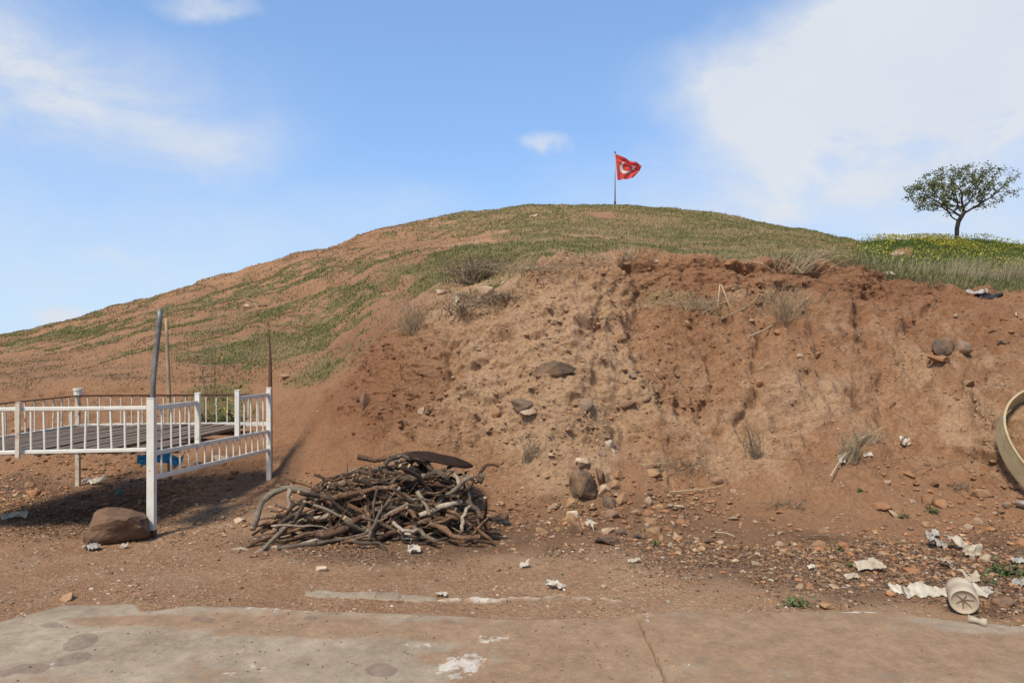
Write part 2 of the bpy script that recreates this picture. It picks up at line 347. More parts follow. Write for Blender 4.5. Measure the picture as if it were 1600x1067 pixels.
ground_mat, nt, b = new_mat('earth')
tcd = nt.new('ShaderNodeTexCoord'); oc = tcd.outputs['Object']
n1 = nt.noise(oc, 3.0, 8, .62); n2 = nt.noise(oc, 26, 6, .65); n3 = nt.noise(oc, 120, 3, .6)
brown, tan, red, dark = (.300, .155, .077), (.405, .247, .137), (.220, .098, .045), (.138, .075, .041)
v = nt.math('ADD', nt.attr('tan').outputs['Fac'], nt.math('MULTIPLY', nt.math('SUBTRACT', nt.math('ADD', nt.math('MULTIPLY', n1, .6), nt.math('MULTIPLY', n2, .4)), .5), 1.7))
c = nt.mix(nt.ramp(v, .1, .8), brown, tan)
v = nt.math('ADD', nt.attr('red').outputs['Fac'], nt.math('MULTIPLY', nt.math('SUBTRACT', nt.math('ADD', nt.math('MULTIPLY', n1, .6), nt.math('MULTIPLY', nt.noise(oc, 17, 7, .65), .4)), .52), 1.5))
c = nt.mix(nt.ramp(v, .2, .9, 0, .8), c, red)
v = nt.math('ADD', nt.attr('litter').outputs['Fac'], nt.math('MULTIPLY', nt.math('SUBTRACT', n2, .5), 1.3))
c = nt.mix(nt.ramp(v, .15, .95, 0, .8), c, dark)
gcol = nt.mix(nt.attr('dry').outputs['Fac'], (.130, .118, .040), (.24, .17, .082))
v = nt.math('ADD', nt.attr('green').outputs['Fac'], nt.math('MULTIPLY', nt.math('SUBTRACT', n2, .5), .9))
c = nt.mix(nt.ramp(v, .25, .9, 0, .8), c, gcol)
k = nt.math('ADD', nt.ramp(n2, .25, .75, .72, 1.22, False), nt.ramp(n3, .3, .7, -.20, .20, False))
c = nt.mix(1.0, c, nt.combine(k, k, k), 'MULTIPLY')
speck = nt.ramp(nt.noise(oc, 210, 2, .5), .70, .76); c = nt.mix(nt.math('MULTIPLY', speck, .5), c, (.5, .39, .28))
nt.l.new(c, b.inputs['Base Color']); b.inputs['Roughness'].default_value = .95
bp = nt.new('ShaderNodeBump'); bp.inputs['Strength'].default_value = 1.0; bp.inputs['Distance'].default_value = .035
hb = nt.math('ADD', nt.noise(oc, 38, 7, .68), nt.math('MULTIPLY', n3, .35)); nt.l.new(hb, bp.inputs['Height']); nt.l.new(bp.outputs[0], b.inputs['Normal'])

ii = np.arange(NA*NTr).reshape(NA, NTr)
quads = np.stack([ii[:-1, :-1], ii[1:, :-1], ii[1:, 1:], ii[:-1, 1:]], 2).reshape(-1, 4)[:, ::-1]
gm = mesh_np('ground', Pd.reshape(-1, 3), quads, [ground_mat])
for n_, a_ in (('tan', tanM), ('red', redM), ('litter', litM), ('green', grn), ('dry', dryM)): add_attr(gm, n_, np.clip(a_, 0, 1.2))
link('ground', gm, kind='structure')

# ------------------------------------------------------------------ concrete paving and kerb
conc, nt, b = new_mat('worn_concrete')
tcd = nt.new('ShaderNodeTexCoord'); oc = tcd.outputs['Object']
n1 = nt.noise(oc, 2.2, 8, .6); n2 = nt.noise(oc, 22, 7, .65); n3 = nt.noise(oc, 160, 3)
c = nt.mix(nt.ramp(n1, .3, .7), (.325, .252, .172), (.25, .185, .122))
v = nt.math('ADD', nt.attr('soil').outputs['Fac'], nt.math('MULTIPLY', nt.math('SUBTRACT', n2, .5), .7))
v = nt.math('ADD', v, nt.math('MULTIPLY', nt.math('SUBTRACT', nt.noise(oc, 5.5, 10, .72), .5), 1.9))
c = nt.mix(nt.ramp(v, .2, .75, 0, .85), c, (.262, .156, .086))
v = nt.math('ADD', nt.attr('pale').outputs['Fac'], nt.math('MULTIPLY', nt.math('SUBTRACT', nt.noise(oc, 13, 8, .72), .5), 2.2))
c = nt.mix(nt.ramp(v, .55, .75, 0, .8), c, (.52, .46, .38))
v = nt.math('ADD', nt.attr('damp').outputs['Fac'], nt.math('MULTIPLY', nt.math('SUBTRACT', nt.noise(oc, 9, 8, .7), .5), 1.2))
c = nt.mix(nt.ramp(v, .35, .65, 0, .62), c, (.165, .115, .085))
c = nt.mix(nt.ramp(nt.noise(nt.vmath('MULTIPLY', oc, (1, 2.5, 1)), 34, 9, .75), .56, .66, 0, .45), c, (.46, .37, .26)); c = nt.mix(nt.ramp(nt.noise(oc, 60, 6, .7), .60, .70, 0, .5), c, (.14, .09, .055))
n4 = nt.noise(oc, 7, 8, .7)
k = nt.math('MULTIPLY', nt.math('ADD', nt.ramp(n2, .25, .75, .82, 1.14, False), nt.ramp(n3, .3, .7, -.13, .13, False)), nt.ramp(n4, .3, .7, .76, 1.16, False))
c = nt.mix(1.0, c, nt.combine(k, k, k), 'MULTIPLY')
nt.l.new(c, b.inputs['Base Color']); b.inputs['Roughness'].default_value = .88
bp = nt.new('ShaderNodeBump'); bp.inputs['Strength'].default_value = .55; bp.inputs['Distance'].default_value = .006
nt.l.new(nt.math('ADD', n2, nt.math('MULTIPLY', n3, .4)), bp.inputs['Height']); nt.l.new(bp.outputs[0], b.inputs['Normal'])

def slab(name, xa, xb, top, label_seed):
    xs = np.concatenate([np.linspace(-8, -3.4, 30, endpoint=False), np.arange(-3.4, 3.6, .012), np.linspace(3.6, 8, 30)])
    xs = xs[(xs > xa) & (xs < xb)]; xs = np.concatenate([[xa], xs, [xb]])
    # far edge: pixel edge curve -> depth at this x
    pxs = np.linspace(-600, 2200, 1400); ey = F*EYE/(slabY(pxs)-HOR); ex = (pxs-800)/F*ey
    o = np.argsort(ex); edge = np.interp(xs, ex[o], ey[o])
    edge = edge + .012*fbm(np.stack([xs, xs*0, xs*0], 1), 9, 4, label_seed)
    v = np.concatenate([np.linspace(0, 1.15, 96), [1.8, 3, 5, 9]])
    Xg = np.broadcast_to(xs[:, None], (len(xs), len(v))).copy(); Yg = edge[:, None]-v[None, :]
    side = np.zeros_like(Xg); wob = .012*fbm(np.stack([Yg[0]*0, Yg[0], Yg[0]*0], 1), 7, 4, 77)
    if xa > -7: Xg[0] += wob; 
    if xb < 7: Xg[-1] += wob
    p = np.stack([Xg.ravel(), Yg.ravel(), np.zeros(Xg.size)], 1)
    h = top + .004*fbm(p, 1.5, 4, 71)+.0018*fbm(p, 14, 3, 72)
    fe = np.broadcast_to(v[None, :], Xg.shape).ravel()
    h -= .012*np.exp(-fe/.012)*(1+fbm(p, 12, 3, 75))
    global WN
    pxx = 800+F*p[:, 0]/np.maximum(p[:, 1], .3); pyy = HOR+F*EYE/np.maximum(p[:, 1], .3)
    WN = fbm(p, 3.5, 4, 73)
    bl = lambda *a, **kw: blob(*a, px=pxx, py=pyy, **kw)
    soil = .30+.25*fbm(p, .9, 3, 74)+ .28*sstep(pxx, 650, 1000) + bl(900, 1000, 190, 46)*.8 + bl(500, 985, 330, 14, 2)*.55 + bl(1270, 1010, 200, 40)*.55 + bl(250, 972, 170, 9, 0)*.6 + bl(680, 985, 60, 14)*.6 + bl(780, 1060, 90, 22)*.8+ bl(700, 1030, 60, 14)*.7+ bl(1480, 1030, 150, 30)*.4
    soil -= bl(130, 1000, 260, 40)*.35 + bl(150, 955, 70, 10)*.6 + bl(1500, 985, 160, 12)*.5 + bl(480, 1020, 230, 26)*.2
    pale = bl(715, 1045, 52, 24, -18, wob=.5)*.85 + bl(770, 1000, 36, 9, wob=.5)*.55 + bl(420, 955, 80, 5, 4)*.55 + bl(95, 1040, 30, 9, -15)*.5 + bl(370, 1050, 60, 9, -8)*.5 + bl(640, 1012, 60, 7)*.45 + bl(1320, 962, 70, 3)*.8 + bl(1010, 975, 12, 16)*.55 + bl(1380, 990, 60, 9)*.3
    damp = bl(130, 1006, 26, 10, -12, soft=.3, wob=.55) + bl(118, 1032, 32, 9, -14, soft=.3, wob=.55) + bl(45, 1049, 32, 8, -6, soft=.3, wob=.55) + bl(595, 1050, 22, 9, soft=.3, wob=.55) + bl(315, 970, 24, 6, 8, soft=.3)*.7 + bl(485, 968, 12, 5, soft=.2) + bl(80, 980, 22, 6, soft=.3)*.6 + bl(5, 1055, 14, 6, soft=.15) + bl(640, 970, 40, 8, soft=.4)*.45
    n = np.arange(Xg.size).reshape(Xg.shape)
    q = np.stack([n[:-1, :-1], n[:-1, 1:], n[1:, 1:], n[1:, :-1]], 2).reshape(-1, 4)
    V = np.stack([p[:, 0], p[:, 1], h], 1)
    ring = np.concatenate([n[:, 0], n[-1, 1:], n[::-1, -1][1:], n[0, ::-1][1:]])
    low = V[ring].copy(); low[:, 2] = -.09; base = len(V); V = np.concatenate([V, low]); m = len(ring)
    lo = base+np.arange(m); q2 = np.stack([ring[:-1], ring[1:], lo[1:], lo[:-1]], 1)
    me = mesh_np(name, V, np.concatenate([q, q2]), [conc])
    for nm, a in (('soil', soil), ('pale', pale), ('damp', damp)):
        add_attr(me, nm, np.concatenate([a, a[ring]]).clip(0, 1.2))
    link(name, me, kind='structure')
slab('concrete_pavement', -8, .718, .012, 5)
slab('concrete_pavement', .73, 8, .028, 6)
WN = NW

# ------------------------------------------------------------------ object materials
def stone_mat(name, c1, c2, rough=.9, dust=.82):
    m, nt, b = new_mat(name)
    oi = nt.new('ShaderNodeObjectInfo'); oc = nt.new('ShaderNodeTexCoord').outputs['Object']
    off = nt.vmath('ADD', oc, nt.combine(nt.math('MULTIPLY', oi.outputs['Random'], 37.0), 0.0))
    n1 = nt.noise(off, 9, 8, .65); n2 = nt.noise(off, 60, 5, .6)
    c = nt.mix(nt.ramp(n1, .3, .7), c1, c2)
    k = nt.math('MULTIPLY', nt.ramp(n2, .25, .75, .72, 1.2, False), nt.math('ADD', nt.math('MULTIPLY', oi.outputs['Random'], .5), .75))
    c = nt.mix(1.0, c, nt.combine(k, k, k), 'MULTIPLY')
    # soil dust caught on the stone
    c = nt.mix(nt.ramp(nt.noise(off, 7, 6, .65), .36, .62, 0, dust), c, (.27, .15, .078))
    nt.l.new(c, b.inputs['Base Color']); b.inputs['Roughness'].default_value = rough
    bp = nt.new('ShaderNodeBump'); bp.inputs['Strength'].default_value = .8; bp.inputs['Distance'].default_value = .012
    nt.l.new(nt.math('ADD', n1, nt.math('MULTIPLY', n2, .5)), bp.inputs['Height']); nt.l.new(bp.outputs[0], b.inputs['Normal'])
    return m
SM = dict(ochre=stone_mat('ochre_stone', (.36, .22, .11), (.26, .145, .072)), orange=stone_mat('orange_stone', (.35, .155, .068), (.27, .125, .058)),
          pale=stone_mat('pale_stone', (.50, .39, .27), (.38, .27, .17)), dark=stone_mat('dark_basalt', (.075, .055, .042), (.135, .098, .068), dust=.55),
          brown=stone_mat('brown_stone', (.19, .12, .08), (.13, .078, .052)), grey=stone_mat('grey_stone', (.21, .175, .135), (.15, .115, .085)),
          boulder=stone_mat('brown_boulder', (.125, .074, .045), (.085, .05, .034), dust=.35), white=stone_mat('white_plaster', (.70, .65, .54), (.52, .45, .35)), black=stone_mat('charred_stone', (.02, .018, .017), (.045, .037, .032)))

def plain_mat(name, c1, c2, scale=8, rough=.6, metallic=0, bump=.0, spec=.3, rust=None, trans=0.0, stretch=(1, 1, 1)):
    m, nt, b = new_mat(name)
    oi = nt.new('ShaderNodeObjectInfo'); oc = nt.new('ShaderNodeTexCoord').outputs['Object']
    oc = nt.vmath('MULTIPLY', oc, stretch); oc = nt.vmath('ADD', oc, nt.combine(nt.math('MULTIPLY', oi.outputs['Random'], 31.0), 0.0))
    n1 = nt.noise(oc, scale, 8, .62)
    c = nt.mix(nt.ramp(n1, .3, .7), c1, c2)
    if rust:
        col, lo, hi, amt = rust
        c = nt.mix(nt.ramp(nt.noise(oc, scale*1.7, 7, .7), lo, hi, 0, amt), c, col)
    nt.l.new(c, b.inputs['Base Color']); b.inputs['Roughness'].default_value = rough; b.inputs['Metallic'].default_value = metallic
    b.inputs['Specular IOR Level'].default_value = spec
    if bump:
        bp = nt.new('ShaderNodeBump'); bp.inputs['Strength'].default_value = bump; bp.inputs['Distance'].default_value = .01
        nt.l.new(nt.noise(oc, scale*5, 6, .65), bp.inputs['Height']); nt.l.new(bp.outputs[0], b.inputs['Normal'])
    if trans:
        tr = nt.new('ShaderNodeBsdfTranslucent'); nt.l.new(c, tr.inputs[0]); mx = nt.new('ShaderNodeMixShader'); mx.inputs[0].default_value = trans
        nt.l.new(b.outputs[0], mx.inputs[1]); nt.l.new(tr.outputs[0], mx.inputs[2]); nt.l.new(mx.outputs[0], nt.n['Material Output'].inputs[0])
    return m
white_paint = plain_mat('chipped_white_paint', (.66, .62, .53), (.58, .53, .44), 6, .5, bump=.15, rust=((.22, .10, .045), .60, .70, .8))
cream_paint = plain_mat('rusty_cream_paint', (.56, .47, .36), (.45, .36, .26), 9, .6, bump=.2, rust=((.16, .07, .03), .54, .66, .9))
rust_mat = plain_mat('rusty_iron', (.15, .065, .032), (.085, .042, .025), 20, .85, bump=.4)
plank_mat = plain_mat('weathered_plank', (.105, .072, .052), (.175, .122, .085), 4, .85, bump=.5, stretch=(6, .6, 6))
steel = plain_mat('dull_steel', (.22, .205, .18), (.12, .10, .085), 14, .5, .4, bump=.2, rust=((.42, .42, .40), .60, .68, .8))
stake_wood = plain_mat('bleached_stake', (.42, .30, .17), (.26, .17, .095), 12, .85, bump=.4, stretch=(4, 4, .5))
blue_plastic = plain_mat('blue_plastic', (.03, .24, .46), (.05, .34, .60), 12, .45)
plastic_white = plain_mat('dirty_white_plastic', (.62, .56, .45), (.46, .38, .28), 11, .55, trans=.2)
plastic_beige = plain_mat('muddy_beige_plastic', (.50, .42, .31), (.36, .28, .19), 9, .7, trans=.15)
plastic_grey = plain_mat('grey_blue_plastic', (.36, .34, .30), (.24, .20, .155), 12, .4)
plastic_black = plain_mat('black_plastic', (.02, .02, .022), (.04, .037, .035), 12, .5)
plastic_teal = plain_mat('teal_plastic', (.03, .25, .19), (.04, .19, .15), 12, .5)
lid_mat = plain_mat('scorched_iron', (.022, .015, .012), (.045, .025, .017), 10, .95, bump=.3, spec=.05)
fibre = plain_mat('yellowed_fibreglass', (.42, .325, .18), (.33, .25, .13), 5, .75, bump=.2, rust=((.20, .145, .08), .52, .68, .6), stretch=(1, 1, 3))

# ------------------------------------------------------------------ stones
def stone_mesh(name, seed, mat, dims, angular=.5, flat=False):
    r = np.random.default_rng(seed)
    bm = bmesh.new()
    pts = r.normal(size=(int(13+9*(1-angular)), 3)); pts /= np.linalg.norm(pts, axis=1, keepdims=True)
    pts *= r.uniform(.82, 1.05, (len(pts), 1))
    if flat: pts[:, 2] = np.sign(pts[:, 2])*np.abs(pts[:, 2])**.45
    for p in pts: bm.verts.new(p)
    bmesh.ops.convex_hull(bm, input=bm.verts)
    for v_ in [v for v in bm.verts if not v.link_faces]: bm.verts.remove(v_)
    bmesh.ops.bevel(bm, geom=list(bm.edges), offset=.04+.12*(1-angular), segments=1, profile=.6, affect='EDGES', clamp_overlap=True)
    bmesh.ops.triangulate(bm, faces=bm.faces)
    [bmesh.ops.subdivide_edges(bm, edges=[e for e in bm.edges if e.calc_length() > lim], cuts=1, use_grid_fill=True) for lim in ((.3,) if name == 'stone' else (.35, .25, .16))]
    bm.verts.ensure_lookup_table()
    co = np.array([v.co[:] for v in bm.verts]); n = fbm(co, 1.7, 3, seed+5)*.09 + (fbm(co, 5, 3, seed+8)*.03 if name != 'stone' else 0)
    for v_, k in zip(bm.verts, n): v_.co *= 1+k
    co = np.array([v.co[:] for v in bm.verts]); mn, mx = co.min(0), co.max(0)
    for v_ in bm.verts: v_.co = Vector(((v_.co[i]-(mn[i]+mx[i])/2)/(mx[i]-mn[i])*dims[i] for i in range(3)))
    me = bpy.data.meshes.new(name); bm.to_mesh(me); bm.free(); me.materials.append(mat)
    for p in me.polygons: p.use_smooth = angular < .45
    return me
_ss = [100]
def stone_at(px, py, wpx, hpx, col, label, tilt=0, name='stone', sink=.3, flat=False, ang=.5, group=None, depth=None, cat='stone', out=0.0):
    """a stone whose middle shows at (px, py), wpx x hpx photo pixels, partly bedded in the ground behind it"""
    p, n = hit(px, py + hpx*.30); s = p.y/F; _ss[0] += 1; r = random.Random(_ss[0])
    dims = (wpx*s, (wpx*.55+hpx*.45)*s*(depth or 1), hpx*s*1.12)
    me = stone_mesh(name, _ss[0], SM[col], dims, ang, flat)
    o = link(name, me, label=label, cat=cat, group=group)
    o.location = (p.x, p.y + dims[1]*.12 - out, p.z + dims[2]*(.5-sink)*.85)
    o.rotation_euler = (r.uniform(-.15, .15), R(tilt), r.uniform(-.4, .4)); return o

S = stone_at
S(172, 830, 104, 60, 'boulder', 'large brown boulder lying on the soil beside the white corner post', name='boulder', ang=.6, cat='boulder', sink=.2, depth=.8, flat=True)
S(912, 760, 44, 46, 'dark', 'big dark basalt boulder at the head of the rubble heap', name='boulder', ang=.55, cat='boulder', sink=.2)
S(938, 746, 12, 27, 'brown', 'upright reddish stone slab leaning on the right side of the dark boulder', tilt=-12, sink=.1, out=.05)
S(944, 764, 16, 20, 'pale', 'pale yellowish wedge of stone at the right foot of the dark boulder', tilt=25, out=.05)
S(948, 744, 14, 13, 'grey', 'small grey green stone just behind the upright reddish slab')
S(966, 741, 21, 16, 'orange', 'upper of two orange stones right of the dark boulder', tilt=15)
S(962, 757, 18, 13, 'ochre', 'lower of two orange brown stones right of the dark boulder', tilt=25)
S(952, 785, 22, 20, 'dark', 'dark grey rounded stone below the dark boulder with an orange stone on it', ang=.3)
S(949, 774, 15, 9, 'orange', 'orange stone lying on the rounded dark stone below the boulder', sink=0, out=.04)
S(971, 780, 17, 20, 'ochre', 'wedge shaped ochre stone right of the rounded dark stone', tilt=25)
S(895, 786, 24, 20, 'ochre', 'broad ochre stone below the left corner of the dark boulder')
S(895, 803, 22, 13, 'pale', 'flat pale ochre stone below the broad ochre one left of the rubble', flat=True)
S(912, 721, 27, 15, 'pale', 'pale yellow lumpy stone on the bank just above the dark boulder')
S(950, 693, 20, 14, 'white', 'white plaster lump on the bank above the dark boulder', ang=.8)
S(958, 705, 8, 7, 'white', 'tiny white plaster bit below the white plaster lump')
S(940, 707, 15, 11, 'grey', 'grey green stone left of the tiny white plaster bit', flat=True)
S(934, 690, 9, 11, 'ochre', 'small ochre stone touching the left side of the white plaster lump')
S(1022, 739, 24, 15, 'ochre', 'rounded ochre stone on the bare slope right of the rubble head', ang=.2)
S(1120, 751, 22, 15, 'brown', 'roundish soil coloured stone on the slope among dead twigs', ang=.2)
S(1145, 767, 15, 9, 'pale', 'small pale stone right of the dead twigs at the slope foot')
S(950, 829, 25, 10, 'pale', 'long pale ochre stone near the charred bits at the rubble foot', flat=True)
S(972, 832, 20, 12, 'brown', 'brown stone right of the long pale ochre stone at the rubble foot')
S(900, 826, 24, 26, 'brown', 'big brown earthy stone left of the white scrap at the rubble foot')
S(1020, 834, 24, 22, 'ochre', 'broad ochre stone in the right end of the rubble heap')
S(1035, 842, 12, 18, 'ochre', 'upright ochre stone just right of the broad one in the rubble')
S(1065, 816, 18, 12, 'orange', 'tilted orange brown stone at the right tip of the rubble', tilt=30)
S(1013, 782, 14, 14, 'pale', 'pale rounded stone in the middle of the rubble right half', ang=.25)
S(1028, 793, 18, 10, 'ochre', 'flat ochre stone below the pale rounded one in the rubble', flat=True)
S(1013, 809, 12, 11, 'black', 'charred black stone in the middle of the rubble')
S(955, 803, 26, 16, 'brown', 'dark brown stone in the middle of the rubble below the rounded dark stone')
S(1107, 847, 18, 9, 'dark', 'dark slate coloured flat stone right of the rubble on the dirt', flat=True)
S(948, 847, 44, 8, 'black', 'long charred flat stone at the bottom of the rubble', flat=True, sink=.1)
S(1000, 838, 22, 9, 'black', 'charred black lump right of the long charred stone')
S(1472, 540, 30, 30, 'dark', 'dark grey squarish rock on the bank, left of a pair', ang=.5, out=.05)
S(1502, 542, 27, 25, 'grey', 'brown grey rounded rock on the bank, right of a pair', ang=.35, out=.05)
S(1471, 560, 34, 10, 'orange', 'flat orange slab under the pair of rocks on the bank', flat=True)
S(868, 575, 66, 22, 'dark', 'long dark slab of rock sticking out of the pale bank', tilt=-7, flat=True, depth=.7)
S(818, 633, 38, 24, 'dark', 'dark boulder embedded in the pale bank below the long slab', tilt=-8, name='boulder', cat='boulder')
S(825, 643, 26, 9, 'pale', 'pale flat stone under the dark embedded boulder', tilt=-8, flat=True, out=.06)
S(915, 631, 26, 22, 'grey', 'grey brown lump embedded in the bank right of the dark boulder', ang=.3)
S(983, 630, 28, 12, 'brown', 'brown oblong stone embedded in the bank beside another oblong one', tilt=-14, ang=.3)
S(1008, 622, 24, 11, 'grey', 'grey oblong stone, right of two oblong ones in the bank', tilt=-20, ang=.3)
S(953, 651, 16, 11, 'orange', 'bright orange brick fragment in the bank below the oblong stones', tilt=35)
S(775, 645, 16, 10, 'orange', 'orange red brick fragment left of the dark embedded boulder', tilt=-12)
S(573, 626, 22, 30, 'brown', 'upright brown slab half buried in the left end of the bank', flat=False, ang=.9, depth=.4)
S(658, 641, 11, 15, 'pale', 'small yellowish stone in the red part of the bank', tilt=20)
S(989, 587, 14, 8, 'grey', 'small blue grey stone in the middle of the bank')
S(815, 684, 9, 10, 'grey', 'small blue grey stone low on the pale bank')
S(1028, 580, 10, 12, 'ochre', 'small roundish ochre stone in the middle of the bank', ang=.2)
S(761, 455, 32, 20, 'pale', 'pale yellow flat topped rock on the grassy shoulder above the bank', ang=.8)
S(689, 456, 17, 10, 'pale', 'small pale stone on the shoulder left of the white rag', ang=.3)
S(785, 443, 10, 9, 'pale', 'small pale stone up right of the flat topped rock on the shoulder')
S(736, 450, 8, 7, 'ochre', 'tiny ochre stone between the white rag and the flat topped rock')
S(844, 448, 7, 6, 'pale', 'tiny pale stone at the top of the pale bank')
S(1388, 427, 19, 9, 'white', 'whitish flat stone on the rim of the bank below the flowers', ang=.3)
S(1403, 397, 26, 13, 'pale', 'tan rock sitting in the grass among the yellow flowers', ang=.4)
S(980, 410, 18, 9, 'ochre', 'ochre stone jutting from the soil just under the turf edge')
S(1027, 408, 12, 5, 'pale', 'thin pale stone just under the turf edge', flat=True)
S(1185, 598, 16, 11, 'orange', 'orange stone standing out alone on the brown bank', out=.03)
S(1396, 631, 9, 11, 'orange', 'small brick red stone on the smooth right slope')
S(1278, 553, 30, 6, 'orange', 'thin orange slab on the bank', tilt=-10, flat=True)
S(1250, 556, 10, 9, 'pale', 'small yellowish stone left of the thin orange slab')
S(1215, 519, 10, 9, 'orange', 'small bright orange stone on the upper bank below the dead twigs')
S(1186, 472, 10, 9, 'dark', 'small dark purple stone on the upper bank beside the dead twigs', out=.03)
S(1076, 456, 11, 8, 'dark', 'small dark grey stone high on the bank under the turf')
S(1074, 505, 14, 12, 'ochre', 'ochre stone pair below the grassy ledge of the upper bank')
S(1454, 469, 20, 8, 'dark', 'dark flat stone near the top of the right bank', flat=True)
S(1462, 477, 10, 8, 'orange', 'orange pebble under the dark flat stone of the right bank')
S(1494, 493, 9, 6, 'pale', 'small pale stone on the upper right bank')
S(1585, 492, 12, 9, 'pale', 'small pale stone near the right border of the upper bank')
S(1569, 533, 20, 7, 'brown', 'flat brown stone right of the rock pair', flat=True)
S(1515, 598, 20, 10, 'brown', 'flat brown stone on the right slope below the rock pair', flat=True)
S(1380, 791, 31, 17, 'orange', 'reddish flat topped stone on the lower right slope', ang=.5)
S(1452, 780, 20, 21, 'orange', 'red brown stone, left of two beside a green weed')
S(1471, 787, 21, 17, 'orange', 'red brown stone, right of two beside a green weed', ang=.3)
S(1537, 769, 30, 13, 'ochre', 'broad ochre stone near the fibreglass ring')
S(1423, 742, 20, 13, 'orange', 'orange brown stone on the lower right slope above the others')
S(1387, 753, 16, 7, 'pale', 'flat pale stone on the lower right slope', flat=True)
S(1528, 815, 16, 12, 'pale', 'pale yellow stone below the fibreglass ring')
S(1447, 818, 14, 9, 'ochre', 'small ochre stone below the red brown pair')
S(1575, 788, 15, 12, 'grey', 'grey stone touching the lower rim of the fibreglass ring', ang=.3)
S(1594, 848, 18, 16, 'orange', 'orange stone at the right border below the ring')
S(1570, 941, 34, 17, 'brown', 'red brown flat stone right of the plastic container', ang=.4)
S(1427, 892, 29, 10, 'orange', 'flat brick red stone in the litter above the white strip', flat=True)
S(1348, 915, 13, 9, 'orange', 'small brick red stone in the litter below the beige scrap')
S(1540, 871, 20, 14, 'pale', 'pale rounded stone at the end of the plastic film', ang=.3)
S(1218, 851, 15, 13, 'pale', 'pale round stone in the litter right of the rubble', ang=.2)
S(1233, 867, 16, 10, 'ochre', 'ochre stone below the pale round one in the litter')
S(1250, 918, 15, 13, 'pale', 'pinkish pale stone at the front of the litter')
S(1292, 946, 26, 13, 'ochre', 'ochre stone on the edge of the pavement')
S(1318, 852, 24, 10, 'orange', 'flat orange stone in the upper part of the litter', flat=True)
S(1281, 850, 26, 14, 'ochre', 'ochre stone left of the flat orange stone in the litter')
S(1288, 828, 22, 11, 'brown', 'brown stone above the litter on the right slope foot')
S(105, 933, 26, 12, 'ochre', 'ochre stone half buried at the left end of the pavement edge', tilt=-18)
S(50, 770, 24, 12, 'orange', 'orange stone on the soil under the platform')
S(45, 757, 14, 10, 'ochre', 'small ochre stone behind the orange one under the platform')
S(130, 745, 20, 7, 'ochre', 'long ochre stone beside the rear platform post', flat=True)
S(345, 716, 26, 12, 'pale', 'yellowish stone behind the right railing of the platform')
S(348, 783, 14, 9, 'pale', 'pale stone on the soil right of the platform')
S(373, 813, 20, 10, 'pale', 'pale stone near the left end of the woodpile')
S(502, 888, 20, 9, 'pale', 'pale stone on bare soil in front of the woodpile', flat=True)
S(445, 588, 18, 8, 'pale', 'pale flat stone on the hillside right of the rusty bar', flat=True)
S(386, 478, 12, 8, 'pale', 'pale stone on the upper left hillside')
S(411, 477, 16, 6, 'brown', 'brown stone right of the pale one on the upper left hillside')
S(838, 337, 22, 5, 'pale', 'pale flat stone near the top of the mound', flat=True)
S(972, 372, 9, 6, 'black', 'small black lump in the grass of the mound')
S(30, 672, 26, 13, 'ochre', 'ochre stone on the slope behind the far left railing')

# loose stones too alike to tell apart, by region: six shared meshes for each colour
SHARED = {c: [stone_mesh('stone', 900+i*13+j, SM[c], (1, .85, .62), [.3, .6, .9][i % 3]) for i in range(6)] for j, c in enumerate(('ochre', 'orange', 'pale', 'brown', 'grey'))}
def scatter(n, poly, sizes, cols, label, group, seed, sink=.3, zones=None, zones_x=None):
    r = random.Random(seed); k = 0
    while k < n:
        u = (r.random(), r.random()); (cx, cy, rx, ry, ang) = r.choice(poly)
        q = math.sqrt(u[0]); a = u[1]*2*math.pi; ex, ey = q*math.cos(a)*rx, q*math.sin(a)*ry
        px = cx+ex*math.cos(R(ang))-ey*math.sin(R(ang)); py = cy+ex*math.sin(R(ang))+ey*math.cos(R(ang))
        if not (-20 < px < 1620): continue
        p, nn = hit(px, py); s = r.uniform(*sizes)*(r.random()**.6)+sizes[0]*.5
        ck = r.choice(cols); zone = zones[min(len(zones)-1, int((px-zones_x[0])/(zones_x[1]-zones_x[0])*len(zones)))] if zones else ''
        o = link('stone', r.choice(SHARED[ck]), label=label.replace('COL', {'orange': 'orange brown'}.get(ck, ck)).replace('ZONE', zone), cat='stone', group=group)
        s *= p.y/F; o.scale = (s*r.uniform(.8, 1.3), s*r.uniform(.8, 1.2), s*r.uniform(.7, 1.1))
        o.location = (p.x, p.y, p.z+s*.62*(.5-sink)); o.rotation_euler = (r.uniform(-.4, .4), r.uniform(-.4, .4), r.uniform(0, 6.28)); k += 1
scatter(85, [(980, 800, 110, 42, 10), (1010, 825, 120, 26, 8), (890, 815, 60, 30, 0)], (7, 16), ['ochre', 'ochre', 'orange', 'brown', 'pale'], 'small COL stone in the ZONE of the rubble heap right of the woodpile', 'small stones of the rubble heap', 1, zones=['left end', 'left half', 'middle', 'right half', 'right end'], zones_x=(830, 1130))
scatter(55, [(1350, 870, 250, 60, 4), (1500, 790, 110, 50, 0), (1200, 850, 90, 40, 8)], (7, 15), ['ochre', 'orange', 'pale', 'brown'], 'small COL stone in the ZONE of the litter below the right slope', 'small stones in the right litter', 2, zones=['left end', 'left part', 'middle', 'right part', 'right end'], zones_x=(1100, 1610))
scatter(40, [(1250, 480, 300, 70, 4), (1480, 510, 120, 60, 0), (760, 600, 110, 90, 0)], (5, 10), ['ochre', 'pale', 'orange', 'brown'], 'small COL stone sticking out of the ZONE of the bank face', 'small stones in the bank face', 3, zones=['left end', 'left part', 'middle', 'right part', 'right end'], zones_x=(650, 1600))
